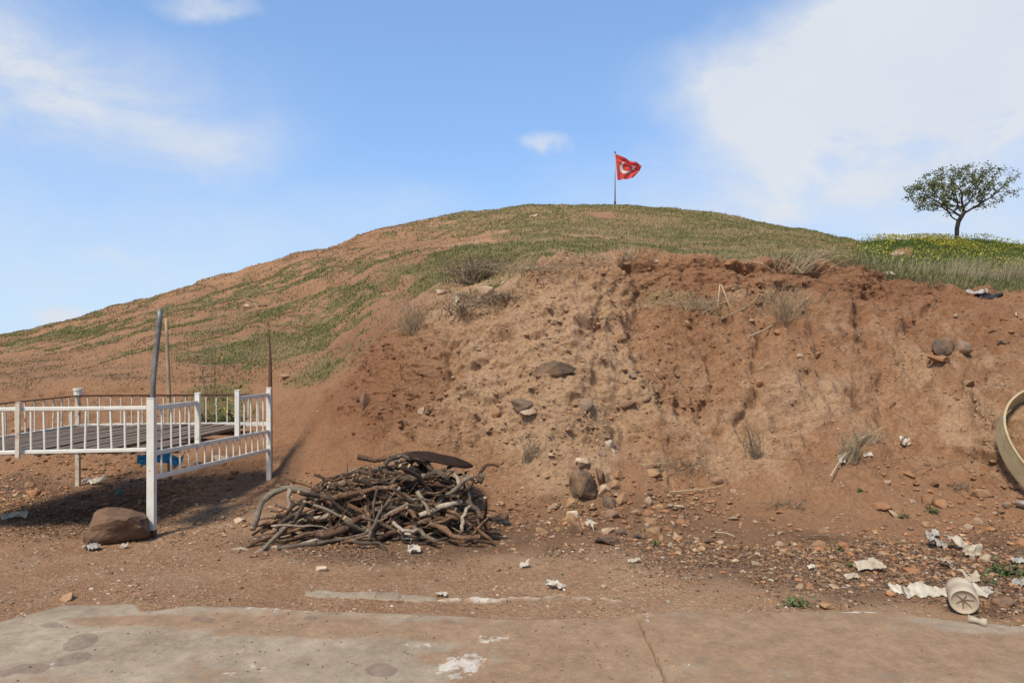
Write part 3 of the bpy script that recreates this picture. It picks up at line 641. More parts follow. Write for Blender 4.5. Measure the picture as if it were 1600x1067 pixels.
scatter(38, [(110, 740, 190, 55, 0), (320, 770, 90, 50, -10)], (6, 14), ['ochre', 'orange', 'pale', 'brown'], 'small COL stone on the soil ZONE the platform', 'small stones about the platform', 4, zones=['under the left end of', 'under the middle of', 'at the right corner of', 'right of'], zones_x=(0, 410))
scatter(24, [(420, 520, 240, 60, -14), (640, 440, 120, 40, -10)], (4, 7), ['pale', 'ochre'], 'small COL stone on the ZONE of the patchy hillside', 'small stones on the hillside', 5, zones=['left', 'middle', 'right'], zones_x=(180, 760))
scatter(24, [(450, 885, 330, 35, 0), (850, 900, 300, 28, 3)], (5, 10), ['ochre', 'pale', 'brown', 'grey'], 'small COL stone on the trodden soil ZONE the woodpile', 'small stones on the trodden soil', 6, zones=['far left of', 'left in front of', 'right in front of', 'to the right of', 'far right of'], zones_x=(120, 1150))

# ------------------------------------------------------------------ beams, tubes
def beam_mesh(name, a, b, w, h, mat, bev=.004, upv=(0, 0, 1)):
    """box bar from a to b, with its corners eased; local origin at a"""
    a, b = Vector(a), Vector(b); d = b-a; L = d.length; z = d.normalized(); up = Vector(upv)
    if abs(z.dot(up)) > .95: up = Vector((0, 1, 0))
    x = z.cross(up).normalized(); y = x.cross(z)
    bm = bmesh.new(); bmesh.ops.create_cube(bm, size=1)
    for v in bm.verts: v.co = a + x*(v.co.x*w) + y*(v.co.y*h) + z*((v.co.z+.5)*L)
    if bev: bmesh.ops.bevel(bm, geom=list(bm.edges), offset=bev, segments=1, affect='EDGES')
    me = bpy.data.meshes.new(name); bm.to_mesh(me); bm.free(); me.materials.append(mat); return me
def tube(pts, rad, sides=7, cap=True, rough=0.0, seed=0):
    """verts, faces of a tapering tube; the last two faces are the end caps"""
    pts = [Vector(p) for p in pts]; V = []; Fc = []; r = random.Random(seed)
    t0 = (pts[1]-pts[0]).normalized(); u = t0.orthogonal().normalized()
    for i, p in enumerate(pts):
        t = (pts[min(i+1, len(pts)-1)]-pts[max(i-1, 0)]).normalized()
        u = (u - t*u.dot(t)).normalized(); v = t.cross(u)
        rr_ = rad[i] if hasattr(rad, '__len__') else rad
        for k in range(sides):
            a = 2*math.pi*k/sides; q = rr_*(1+rough*r.uniform(-1, 1)); V.append(p + (u*math.cos(a)+v*math.sin(a))*q)
    for i in range(len(pts)-1):
        for k in range(sides):
            k2 = (k+1) % sides; Fc.append((i*sides+k, i*sides+k2, (i+1)*sides+k2, (i+1)*sides+k))
    if cap:
        Fc.append(tuple(range(sides))[::-1]); n = (len(pts)-1)*sides; Fc.append(tuple(n+k for k in range(sides)))
    return V, Fc
def smooth_path(ctrl, n):
    c = np.array([list(p) for p in ctrl], float); d = np.r_[0, np.cumsum(np.linalg.norm(np.diff(c, axis=0), axis=1))]
    q = np.linspace(0, d[-1], n)
    return pchip(d, c.T.copy(), q).T

# ------------------------------------------------------------------ railed platform
A, B, C, D = Vector((-3.003, 5.867, 0)), Vector((-2.80, 8.11, 0)), Vector((-4.89, 7.93, 0)), Vector((-5.12, 5.70, 0))
plat = link('railed_platform', None, label='white railed sitting platform with weathered plank deck on posts', cat='platform')
plat.location = (-3.95, 6.9, 0); _off = plat.location.copy()
def part(name, me, parent=plat):
    o = link(name, me, parent)
    if parent is plat: o.location = -_off
    return o
def at(p, h, dx=0, dy=0): return Vector((p.x+dx, p.y+dy, h))
g_ = lambda p: gh(p.x, p.y)
pa = part('post', beam_mesh('post', at(A, g_(A)-.05), at(A, 1.152), .052, .052, white_paint))
foot = link('rusty_foot', beam_mesh('rusty_foot', at(A, g_(A)-.04), at(A, g_(A)+.06), .055, .055, rust_mat), pa); foot['label'] = 'rusted lower end of the post'
part('post', beam_mesh('post', at(B, g_(B)-.05), at(B, 1.10), .042, .042, white_paint))
pc = part('post', beam_mesh('post', at(C, g_(C)-.05), at(C, 1.03), .036, .036, cream_paint)); pc['label'] = 'rusty cream rear post'
Vt, Ft = tube([at(C, 1.025), at(C, 1.03), at(C, 1.075), at(C, 1.08), at(C, 1.105)], [.03, .042, .044, .05, .05], 12)
capo = link('post_cap', mesh_py('post_cap', Vt, Ft, [white_paint], False), pc); capo['label'] = 'white cup fitted on the post top'
part('post', beam_mesh('post', at(D, g_(D)-.05), at(D, 1.15), .07, .07, white_paint))
def bays(p, q, hp, hq, lo_p, lo_q, n, skip=(), wdt=.022, mat=white_paint, jit=.0):
    r = random.Random(int(p.x*100))
    for i in range(1, n):
        if i in skip: continue
        t = i/n; b_ = p.lerp(q, t); h0 = lo_p+(lo_q-lo_p)*t; h1 = hp+(hq-hp)*t; j = r.uniform(-jit, jit)
        part('baluster', beam_mesh('baluster', at(b_, h0), at(b_, h1, j, 0), wdt, wdt, mat, 0))
def rail(p, q, hp, hq, wd, ht, mat, t0=0.0, t1=1.0):
    a_ = at(p.lerp(q, t0), hp+(hq-hp)*t0); b_ = at(p.lerp(q, t1), hp+(hq-hp)*t1)
    return part('rail', beam_mesh('rail', a_, b_, wd, ht, mat))
sh = .036/2.1
rail(A, D, 1.072, 1.066, .026, .031, white_paint, sh, 1-sh); rail(A, D, .724, .705, .026, .031, white_paint, sh, 1-sh)
bays(A, D, 1.054, 1.048, .742, .723, 20, jit=.012, wdt=.0135)
m_ = A.lerp(D, .487); part('post', beam_mesh('post', at(m_, .675, 0, -.04), at(m_, 1.125, 0, -.033), .025, .022, cream_paint))['label'] = 'cream mid post fixed to the front rails'
# right side: a gap between two short posts, a second row of short balusters under the deck edge
g1, g2 = A.lerp(B, .319), A.lerp(B, .663)
part('post', beam_mesh('post', at(g1, .63), at(g1, 1.145), .036, .036, white_paint)); part('post', beam_mesh('post', at(g2, .60), at(g2, 1.12), .038, .038, white_paint))
hz_ = lambda t, a, b_: a+(b_-a)*t
rail(A, B, 1.07, 1.02, .026, .034, white_paint, .016, .306); rail(A, B, 1.07, 1.02, .026, .034, white_paint, .676, .986)
rail(A, B, .690, .600, .026, .031, white_paint, .016, .986); rail(A, B, .487, .388, .026, .03, white_paint, .016, .986)
bays(A, g1, 1.055, 1.035, .705, .68, 5, wdt=.0125, jit=.006); bays(g2, B, 1.02, 1.003, .65, .62, 5, wdt=.0125)
bays(A, B, .673, .583, .50, .401, 16, wdt=.012)
# rear and left sides: thin rusty top rail, cream balusters with rusted heads
sb = .028/2.1
for p, q in ((C, B), (C, D)):
    r_ = rail(p, q, 1.022, 1.02, .022, .014, rust_mat, sb, 1-sb); r_['label'] = 'thin rusty top rail'
    rail(p, q, .685, .685, .03, .034, white_paint, sb, 1-sb)
    bays(p, q, 1.013, 1.012, .702, .702, 18, wdt=.0135, mat=cream_paint, jit=.012)
# bearers and deck planks, running front to back
for t in (.22, .55, .88):
    part('bearer', beam_mesh('bearer', at(A.lerp(B, t), .655-.05*t, -.06), at(D.lerp(C, t), .655, .06), .04, .045, rust_mat))
NP = 15; r = random.Random(5)
for i in range(NP):
    u0, u1 = (i+.04+r.uniform(0, .05))/NP, (i+.95+r.uniform(-.07, .02))/NP; uc = (u0+u1)/2
    f0 = .025; f1 = .965 if i > 1 else (.30, .93)[i]
    if i == 2: f0 = .30
    a_ = A.lerp(D, .02+.96*uc); b_ = B.lerp(C, .02+.96*uc); p0, p1 = a_.lerp(b_, f0), a_.lerp(b_, f1)
    part('plank', beam_mesh('plank', at(p0, .697+r.uniform(-.006, .006)), at(p1, .680+r.uniform(-.008, .010)), (u1-u0)*2.0, .026, plank_mat, .003))

def pole(name, pts, rad, mat, label, cat, sides=9):
    P_ = smooth_path(pts, 12); Vt, Ft = tube(P_, list(np.interp(np.linspace(0, 1, 12), np.linspace(0, 1, len(rad)), rad)), sides, rough=.04)
    return link(name, mesh_py(name, Vt, Ft, [mat], True), label=label, cat=cat)
def W(px, py, y): return Vector(((px-800)/F*y, y, EYE+(HOR-py)*y/F))
pole('metal_pole', [W(238.5, 640, 5.88), W(239.5, 600, 5.89), W(243, 560, 5.91), W(247, 520, 5.93), W(250.5, 484, 5.95)], [.02, .022, .024], steel, 'dull grey metal pole leaning up out of the front corner post', 'pole')
st = W(264, 620, 8.03); pole('wooden_stake', [Vector((st.x+.01, 8.03, gh(st.x, 8.03)-.1)), st, W(259.5, 497, 8.0)], [.026, .024, .017], stake_wood, 'thin bleached wooden stake standing behind the platform', 'stake', 6)
sb_ = W(422.5, 608, 8.17); pole('rusty_bar', [Vector((sb_.x, 8.17, gh(sb_.x, 8.17)-.1)), sb_, W(422, 555, 8.17), W(419.5, 506, 8.17)], [.024, .026, .024, .006], rust_mat, 'dark rusty iron bar rising to a point behind the rear corner post', 'iron bar', 5)

# ------------------------------------------------------------------ woodpile: every branch a thing
def bark(name, c1, c2, c3):
    m, nt, b = new_mat(name); oi = nt.new('ShaderNodeObjectInfo'); oc = nt.new('ShaderNodeTexCoord').outputs['Object']
    oc = nt.vmath('ADD', oc, nt.combine(nt.math('MULTIPLY', oi.outputs['Random'], 43.0), 0.0))
    n1 = nt.noise(oc, 11, 7, .65); n2 = nt.noise(oc, 70, 5, .6)
    c = nt.mix(nt.ramp(n1, .3, .66), c1, c2); c = nt.mix(nt.ramp(nt.noise(oc, 23, 5), .56, .7, 0, .75), c, c3)
    k = nt.math('MULTIPLY', nt.ramp(n2, .25, .75, .62, 1.25, False), nt.math('ADD', nt.math('MULTIPLY', oi.outputs['Random'], .75), .6))
    c = nt.mix(1.0, c, nt.combine(k, k, k), 'MULTIPLY'); nt.l.new(c, b.inputs['Base Color']); b.inputs['Roughness'].default_value = .88
    bp = nt.new('ShaderNodeBump'); bp.inputs['Strength'].default_value = 1.0; bp.inputs['Distance'].default_value = .014
    nt.l.new(nt.math('ADD', n1, n2), bp.inputs['Height']); nt.l.new(bp.outputs[0], b.inputs['Normal']); return m
barks = dict(grey=bark('grey_bark', (.165, .12, .08), (.075, .05, .034), (.27, .21, .145)), red=bark('reddish_bark', (.18, .098, .053), (.085, .045, .027), (.27, .175, .105)),
             dark=bark('dark_bark', (.075, .048, .033), (.045, .03, .022), (.15, .105, .07)), pale=bark('pale_bark', (.36, .285, .205), (.24, .18, .12), (.46, .38, .29)))
cutwood = plain_mat('cut_wood', (.42, .27, .14), (.30, .19, .10), 30, .85)
_bs = [0]
def branch(ctrl, r0, r1, kind, label, group=None, stubs=1):
    _bs[0] += 1; r = random.Random(_bs[0]*31); ctrl = [Vector(c) for c in ctrl]; base = ctrl[0].copy()
    L = sum((ctrl[i+1]-ctrl[i]).length for i in range(len(ctrl)-1)); n = max(7, int(L/.07))
    P_ = smooth_path(ctrl, n); P_[1:-1] += np.array([[r.gauss(0, .0075) for _ in range(3)] for _ in range(n-2)]); P_ = P_-np.array(base)
    rad = [(r0+(r1-r0)*i/(n-1))*(1+.13*r.uniform(-1, 1)) for i in range(n)]
    V, Fc = tube(P_, rad, 8, rough=.13, seed=_bs[0]); mi = [0]*(len(Fc)-2)+[1, 1]
    for _ in range(stubs):
        i = r.randrange(2, n-1); t = Vector(P_[i]-P_[i-1]).normalized(); o = Vector((r.uniform(-1, 1), r.uniform(-1, .3), r.uniform(-.2, 1)))
        dd = (t*.8+(o-t*o.dot(t)).normalized()*.9).normalized(); l = r.uniform(.05, .30); q = Vector(P_[i]); rr_ = rad[i]*r.uniform(.35, .65)
        Vs, Fs = tube([q, q+dd*l*.5+Vector((0, 0, .01)), q+dd*l], [rr_, rr_*.8, rr_*.4], 6, rough=.06, seed=_bs[0])
        k = len(V); V += Vs; Fc += [tuple(a+k for a in f) for f in Fs]; mi += [0]*(len(Fs)-2)+[1, 1]
    me = mesh_py('branch', V, Fc, [barks[kind], cutwood], True, mi)
    o = link('branch', me, label=label, cat='branch', group=group); o.location = base; return o
def pile_y(py): return 5.62+(850-py)/140*.72
def BW(pts, dy=0.0): return [W(x, y, pile_y(y)+dy) for x, y in pts]
H_ = [  # photo path, radius px (start, end), bark, label, offset
 ([(394, 826), (404, 795), (423, 769), (443, 762), (475, 769), (500, 778)], 5.6, 6.2, 'pale', 'thick pale branch arching down to the ground at the left end of the woodpile', -.10, 0),
 ([(453, 764), (451, 780), (447, 800)], 4.6, 3.6, 'pale', 'short pale limb hanging under the arched branch of the woodpile', -.10, 0),
 ([(504, 777), (532, 775), (575, 766), (622, 758)], 6.0, 4.4, 'red', 'long straight reddish branch across the middle of the woodpile', -.16, 0),
 ([(371, 880), (392, 868), (412, 858), (430, 840), (456, 816)], 3.6, 5.0, 'pale', 'pale forked branch reaching furthest out at the lower left of the woodpile', -.10, 0),
 ([(361, 860), (390, 860), (425, 859), (462, 855), (492, 845), (515, 842)], 3.6, 3.4, 'pale', 'thin pale branch lying along the ground at the lower left of the woodpile', -.06, 0),
 ([(490, 832), (512, 836), (536, 828), (562, 810), (592, 800)], 5.2, 5.6, 'red', 'thick curved brown branch low in the front of the woodpile', -.14, 1),
 ([(553, 846), (574, 849), (595, 847), (600, 860), (601, 878)], 3.6, 4.0, 'grey', 'bent branch with its end poking out at the front foot of the woodpile', -.16, 0),
 ([(560, 714), (588, 718), (614, 715), (644, 708)], 5.0, 3.0, 'red', 'reddish branch sticking out left at the top of the woodpile', -.1, 0),
 ([(600, 728), (616, 716), (632, 714), (660, 722)], 4.2, 3.6, 'grey', 'curved grey branch along the top of the woodpile', -.16, 1),
 ([(618, 746), (642, 747), (670, 744)], 6.6, 6.2, 'grey', 'thick grey log near the top of the woodpile', -.16, 0),
 ([(667, 716), (671, 730), (685, 739), (700, 748)], 4.6, 5.6, 'grey', 'stubby grey log with a broken upright end at the top of the woodpile', -.14, 0),
 ([(738, 751), (752, 738), (762, 726), (772, 725), (780, 729)], 4.4, 2.4, 'red', 'thin hooked branch sticking up at the right end of the woodpile', -.08, 0),
 ([(742, 752), (757, 745)], 6.0, 7.0, 'grey', 'short cut log end at the upper right of the woodpile', -.10, 0),
 ([(731, 782), (744, 796), (756, 808), (782, 810)], 5.2, 5.0, 'grey', 'bent branch sticking out at the right end of the woodpile', -.12, 0),
 ([(672, 817), (695, 828), (718, 838), (750, 838)], 5.0, 4.6, 'red', 'reddish branch along the right foot of the woodpile', -.14, 1),
 ([(577, 842), (583, 820), (594, 798), (612, 774)], 3.4, 3.0, 'grey', 'slim branch leaning steeply up the front of the woodpile', -.22, 0),
 ([(580, 838), (578, 815), (573, 790)], 3.4, 3.4, 'red', 'slim branch crossing the foot of the steep slim one in the woodpile', -.2, 0),
 ([(443, 743), (462, 753), (485, 757), (500, 770)], 2.6, 4.4, 'red', 'thin branch pointing up left above the arched branch', -.1, 0),
 ([(491, 741), (505, 747), (522, 752)], 3.0, 3.2, 'red', 'short branch tip pointing left at the upper left of the woodpile', -.08, 0),
 ([(652, 768), (662, 783), (671, 804)], 4.0, 3.4, 'pale', 'pale branch hanging down the right half of the woodpile front', -.2, 0),
 ([(706, 734), (714, 748), (722, 764)], 4.0, 4.4, 'pale', 'pale branch sloping down at the upper right of the woodpile', -.14, 0),
 ([(722, 830), (723, 812), (727, 797), (736, 790)], 3.6, 3.4, 'pale', 'pale hooked branch at the lower right of the woodpile', -.18, 0),
 ([(645, 822), (662, 834), (684, 846)], 4.6, 3.8, 'grey', 'grey branch sloping to the ground at the front of the woodpile', -.16, 0),
 ([(614, 816), (634, 830), (652, 827)], 3.6, 3.2, 'pale', 'small pale curved branch in the centre foot of the woodpile', -.2, 0),
 ([(620, 768), (634, 788), (648, 808)], 4.0, 4.4, 'red', 'brown branch slanting down the centre of the woodpile', -.18, 0),
 ([(655, 805), (690, 792), (722, 785)], 5.4, 4.6, 'pale', 'pale log slanting up to the right in the woodpile', -.16, 0),
 ([(595, 815), (604, 797), (618, 795), (636, 804)], 5.4, 5.6, 'grey', 'hump shaped branch in the lower centre of the woodpile', -.16, 0),
 ([(430, 828), (448, 810), (468, 803), (490, 812)], 4.4, 4.6, 'dark', 'dark arched branch in the left part of the woodpile', -.14, 0),
 ([(384, 855), (402, 844), (430, 836), (470, 825), (490, 818)], 3.6, 3.6, 'red', 'brown branch lying low at the left foot of the woodpile', -.06, 0)]
for pts, r0, r1, kd, lab, dy, stb in H_:
    s = .82*pile_y(pts[0][1])/F; branch(BW(pts, dy), r0*s, r1*s, kd, lab, None, stb)
r = random.Random(21)
top = ([395, 430, 470, 520, 560, 620, 700, 740, 765, 785], [830, 790, 768, 748, 730, 717, 722, 735, 765, 825])
bot = ([395, 450, 520, 600, 700, 760, 790], [850, 850, 852, 856, 850, 842, 835])
n = 0
while n < 240:
    px = r.triangular(400, 782, 640); y0, y1 = np.interp(px, *top)+5, np.interp(px, *bot)-3
    py = r.uniform(y0, y1); dep = r.random()**1.5
    y = pile_y(py) + dep*.55 - .08; p = W(px, py, y)
    if p.z < gh(p.x, p.y)+.01: continue
    L = r.uniform(.35, 1.05); ang = r.gauss(0, 35) if r.random() < .8 else r.uniform(0, 180)
    yaw = r.uniform(-40, 40); dx = Vector((math.cos(R(ang))*math.cos(R(yaw)), math.sin(R(yaw))*.8, -math.sin(R(ang))*.75))
    e = [p-dx*L/2, p-dx*L*.2+Vector((r.gauss(0, .02), r.gauss(0, .02), r.gauss(0, .025))), p+dx*L*.2+Vector((r.gauss(0, .02), r.gauss(0, .02), r.gauss(0, .025))), p+dx*L/2]
    okk = True
    for q in e:                                  # stay inside the heap and above the soil
        qx = 800+F*q.x/q.y; qy = HOR-F*(q.z-EYE)/q.y
        if qx < 385 or qx > 792 or qy < np.interp(qx, *top)-4: okk = False
        q.z = max(q.z, gh(q.x, q.y)+.02)
    if not okk: continue
    r0 = r.triangular(.005, .026, .010); kd = r.choice(['grey', 'grey', 'red', 'red', 'red', 'dark', 'dark', 'pale'])
    branch(e, r0, r0*r.uniform(.6, .95), kd, '%s cut branch in the %s %s of the woodpile' % (('thick ' if r0 > .0145 else 'thin ') + {'grey': 'grey', 'red': 'reddish', 'dark': 'dark', 'pale': 'pale'}[kd], 'upper' if py < (y0+y1)/2 else 'lower', 'left third' if px < 530 else ('middle' if px < 660 else 'right third')), 'branches tangled in the woodpile', r.choice([0, 1, 1, 2])); n += 1
# scorched iron lid lying on the heap
Vl, Fl = [], []; nl = 28
for j, (rr_, zz) in enumerate(((0, .055), (.5, .045), (.85, .02), (1, 0), (1.0, -.012), (.85, .006), (.5, .03), (0, .04))):
    for k in range(nl):
        a = 2*math.pi*k/nl; wb = 1+.05*math.sin(2*a+.6)+.03*math.sin(5*a); Vl.append((rr_*.32*wb*math.cos(a), rr_*.32*wb*math.sin(a), zz+.006*rr_*math.sin(3*a+1)))
for j in range(7):
    for k in range(nl): k2 = (k+1) % nl; Fl.append((j*nl+k, j*nl+k2, (j+1)*nl+k2, (j+1)*nl+k))
lid = link('iron_lid', mesh_py('iron_lid', Vl, Fl, [lid_mat], True), label='scorched dark round iron sheet lying on top of the woodpile', cat='iron sheet')
lid.location = W(684, 718, 6.38); lid.rotation_euler = (R(-4), R(12), R(10))

# ------------------------------------------------------------------ broken kerb line in front of the woodpile
pal_conc = stone_mat('pale_concrete', (.50, .43, .34), (.38, .30, .22)); SM['kerb'] = pal_conc
kb = link('kerb', None, kind='structure'); kb.location = (0, 0, 0)
def kerb_piece(x0, x1, py0, py1, thick, hgt, mat, seed, name='concrete_piece'):
    ya, yb = F*EYE/(py0-HOR), F*EYE/(py1-HOR); xa, xb = (x0-800)/F*ya, (x1-800)/F*yb; n = max(4, int((xb-xa)/.02))
    t = np.linspace(0, 1, n); xs = xa+(xb-xa)*t; ys = ya+(yb-ya)*t
    c = np.stack([xs, ys, xs*0], 1); w1, w2, w3 = fbm(c, 7, 4, seed), fbm(c, 9, 4, seed+3), fbm(c, 14, 4, seed+5)
    e = np.sin(np.pi*np.clip(t, .02, .98))**.25
    prof = [(-.5, -.06), (-.5, .7), (-.42, 1.0), (0, 1.05), (.42, 1.0), (.5, .7), (.5, -.06)]
    V = []
    for i in range(n):
        for q, (a, b_) in enumerate(prof):
            wd = thick*(1+.5*w1[i])*e[i]; V.append((xs[i]+.005*w3[i], ys[i]+a*wd+.03*w2[i], -.02+(hgt+.02)*b_*(.85+.25*w3[i])*(.4+.6*e[i]) if b_ > 0 else -.05))
    m = len(prof); Fc = [(i*m+q, i*m+q+1, (i+1)*m+q+1, (i+1)*m+q) for i in range(n-1) for q in range(m-1)]
    Fc += [tuple(range(m))[::-1], tuple((n-1)*m+q for q in range(m))]
    me = mesh_py(name, V, Fc, [mat], False); return link(name, me, kb)
kerb_piece(478, 682, 928, 937, .13, .022, conc, 3)
for i, (a, b_, p0, p1) in enumerate(((684, 722, 938, 938), (724, 790, 939, 938), (792, 845, 939, 937), (847, 890, 936, 934), (894, 925, 935, 937), (938, 972, 934, 941))):
    kerb_piece(a, b_, p0, p1, .036, .026, pal_conc, 10+i*7)

# ------------------------------------------------------------------ scraps: crumpled sheets
def sheet_mesh(name, w_, h_, seed, mat, crumple=.25, nx=22, ny=12, ragged=.25, thick=True):
    r = np.random.default_rng(seed); u, v = np.meshgrid(np.linspace(-.5, .5, nx), np.linspace(-.5, .5, ny), indexing='ij')
    s = max(w_, h_); p = np.stack([u.ravel()*w_, v.ravel()*h_, np.zeros(u.size)], 1)
    sc1 = 2.2/s
    off = r.uniform(0, 50, 3)
    ed = np.maximum(np.abs(u.ravel()), np.abs(v.ravel()))*2
    k = 1-ragged*(fbm(p+off, sc1*2.2, 3, seed)*.5+.5)*ed**2
    z = crumple*min(w_, h_)*(ridged(p+off, sc1*1.6, 3, seed+1)*.9 + fbm(p+off, sc1, 2, seed+2)*.6)
    q = p.copy(); q[:, 0] *= k; q[:, 1] = q[:, 1]*k*(1-.3*np.abs(fbm(p*[1, 0, 0]+off, sc1*1.5, 2, seed+4))) + .18*h_*fbm(p*[1, 0, 0]+off, sc1*1.2, 3, seed+6); q[:, 2] = z-z.min()*.6
    n = np.arange(u.size).reshape(nx, ny); f = np.stack([n[:-1, :-1], n[1:, :-1], n[1:, 1:], n[:-1, 1:]], 2).reshape(-1, 4)
    return mesh_np(name, q, f, [mat])
_ps = [0]
def scrap(px, py, wpx, hpx, mat, label, name='plastic_scrap', cat='scrap', tilt=None, rot=0, crumple=.3, lift=.01, ragged=.25):
    """scrap draped on the ground; tilt None: stands about 45 degrees up so that it shows hpx tall"""
    _ps[0] += 1; p, n = hit(px, py+hpx*.35); s = p.y/F; el = math.atan2(EYE-p.z, p.y)
    nv = n.normalized(); lean = 35 if tilt is None else tilt
    a = math.atan2(-nv.y, nv.z) if nv.z > .05 else R(70); a = max(0, min(a, R(70))) + R(lean)
    hm = hpx*s/max(.25, math.sin(min(a+abs(el), R(88))))
    me = sheet_mesh(name, wpx*s*1.12, hm*1.15, 300+_ps[0]*17, mat, crumple, ragged=ragged)
    o = link(name, me, label=label, cat=cat); o.location = (p.x, p.y, p.z+lift+hm*.4*math.sin(a)*.9)
    o.rotation_euler = Euler((a, R(rot), 0), 'XYZ'); return o
pw, pb, pg, pk = plastic_white, plastic_beige, plastic_grey, plastic_black
scrap(714, 468, 13, 16, pw, 'white forked rag standing on the grassy shoulder', tilt=50, rot=-35, ragged=.7)
scrap(921, 821, 15, 18, pw, 'bright white folded scrap standing at the foot of the rubble', tilt=50, ragged=.5)
scrap(648, 860, 21, 12, pw, 'white crumpled scrap in front of the woodpile foot', crumple=.4)
scrap(634, 838, 24, 14, pw, 'white plastic bag tucked under the woodpile front', crumple=.4)
scrap(602, 836, 20, 12, pg, 'clear crushed plastic under the woodpile centre', crumple=.4)
scrap(820, 883, 20, 9, pw, 'thin twisted white scrap on the trodden soil', rot=-25, ragged=.7)
scrap(866, 915, 36, 12, pw, 'long white torn scrap just behind the broken kerb', rot=18, ragged=.6, tilt=10)
scrap(990, 877, 21, 5, pb, 'small beige flat scrap on the trodden soil', tilt=5)
scrap(1412, 692, 17, 14, pw, 'white crumpled paper on the smooth right slope', crumple=.45, tilt=20)
scrap(1355, 711, 15, 8, pw, 'white flat scrap right of the dry bush on the slope', tilt=10)
scrap(1315, 720, 10, 13, pw, 'white scrap caught in the dry bush on the slope', tilt=20)
scrap(1358, 886, 42, 17, pb, 'wide beige crumpled rag in the right litter', crumple=.4)
scrap(1330, 902, 22, 8, pb, 'small beige rag left below the wide beige rag')
scrap(1267, 887, 11, 7, pw, 'tiny bright white scrap in the litter')
scrap(1457, 836, 22, 10, pg, 'blue grey bit of clear plastic in the right litter', tilt=10)
scrap(1462, 850, 30, 12, pg, 'grey plastic film left end in the right litter', rot=15, tilt=10)
scrap(1494, 853, 40, 12, pb, 'dirty plastic film middle piece in the right litter', rot=20, tilt=12)
scrap(1518, 864, 24, 16, pb, 'dirty beige film end beside the pale rounded stone', crumple=.4)
scrap(1478, 883, 34, 9, pb, 'narrow beige film lying above the white strip', rot=35, tilt=10, ragged=.6)
scrap(1517, 903, 24, 14, pb, 'crumpled beige rag above the plastic container')
RX = [1388, 1393, 1402, 1413, 1419, 1426, 1440, 1450, 1465, 1482, 1500, 1515, 1530, 1542, 1553]; RT = [913, 916, 917, 919, 922, 921, 914, 917, 922, 923, 924, 921, 917, 922, 922]; RB = [917, 924, 926, 929, 935, 930, 933, 932, 932, 931, 933, 932, 931, 932, 926]
V, Fc = [], []; nr = 60; xs_ = np.linspace(1388, 1553, nr); tp, bt = np.interp(xs_, RX, RT), np.interp(xs_, RX, RB); base = hit(1470, 931)[0]
jn = fbm(np.stack([xs_*.05, xs_*0, xs_*0], 1), 3, 3, 7)
for q in range(nr):
    p, n = hit(xs_[q], bt[q]+1); s = p.y/F; h_ = (bt[q]-tp[q])*s*1.1
    for k in range(5):
        t = k/4; V.append(Vector((p.x, p.y+t*.05+.012*math.sin(q*.9+k*1.7)+.02*jn[q]*(t-.3), p.z+.006+h_*t+.004*math.sin(q*1.7+k*2.1)))-base)
for q in range(nr-1):
    for k in range(4): a = q*5+k; Fc.append((a, a+5, a+6, a+1))
cs_ = link('cloth_strip', mesh_py('cloth_strip', V, Fc, [pw], True), label='long white cloth strip stretched across the litter behind the container', cat='cloth'); cs_.location = base
scrap(1592, 912, 22, 11, pg, 'white blue plastic at the right border among weeds')
scrap(1590, 878, 20, 8, pg, 'grey plastic scrap at the right border above the weeds')
scrap(784, 816, 22, 12, pk, 'black plastic scrap right of the woodpile', crumple=.5)
scrap(1547, 464, 36, 10, pk, 'black bag end lying at the top of the right bank', crumple=.4)
scrap(1528, 460, 30, 8, pg, 'grey sheet beside the black bag at the top of the right bank', tilt=15)
scrap(186, 771, 9, 7, plastic_teal, 'tiny teal plastic scrap under the platform')
scrap(144, 857, 24, 7, pg, 'pale blue flattened bottle in front of the boulder', tilt=5)
scrap(195, 854, 10, 7, pw, 'tiny white scrap at the right foot of the boulder')
scrap(28, 806, 40, 12, pb, 'dirty pale rag under the left end of the platform', crumple=.35)
scrap(148, 753, 32, 6, pw, 'long white bone like scrap behind the rear post', tilt=5)
scrap(690, 930, 18, 5, pw, 'pale thin scrap lying on the broken kerb', tilt=0)
bag = scrap(258, 716, 66, 20, blue_plastic, 'bright blue plastic sheet bundled under the deck corner', name='blue_sheet', cat='plastic sheet', tilt=60, crumple=.5)
bag.location = W(254, 719, 6.85); bag.rotation_euler = (R(62), R(4), R(12)); bag.scale = (.9, .75, 1.3)

# ------------------------------------------------------------------ fibreglass ring on the right slope
def ring_mesh(name, rad, wid, th, mat, n=160):
    V, Fc = [], []
    for k in range(n):
        a = 2*math.pi*k/n; wv = 1+.012*math.sin(3*a+1)
        for rr_, zz in ((rad, 0), (rad, wid*.5), (rad, wid-.012), (rad+.004, wid-.006), (rad+.003, wid+.004), (rad-th, wid+.004), (rad-th, wid*.5), (rad-th, 0)):
            V.append((rr_*wv*math.cos(a), rr_*wv*math.sin(a), zz))
    for k in range(n):
        k2 = (k+1) % n
        for q in range(8): q2 = (q+1) % 8; Fc.append((k*8+q, k2*8+q, k2*8+q2, k*8+q2))
    return mesh_py(name, V, Fc, [mat], False)
rg = link('fibreglass_ring', ring_mesh('fibreglass_ring', 1.02, .19, .016, fibre), label='large yellowish fibreglass hoop lying on the right slope', cat='hoop')
rc = W(1752, 752, 6.42)
M_ = np.array([(rc.x+q*math.cos(a), rc.y+q*math.sin(a), 1) for q in (.5, 1.0) for a in np.arange(0, 6.28, .4)]); zz_ = np.array([gh(x, y) for x, y, _ in M_])
co_ = np.linalg.lstsq(M_, zz_, rcond=None)[0]; nz = Vector((-co_[0]-.10, -co_[1]-.12, 1)).normalized()
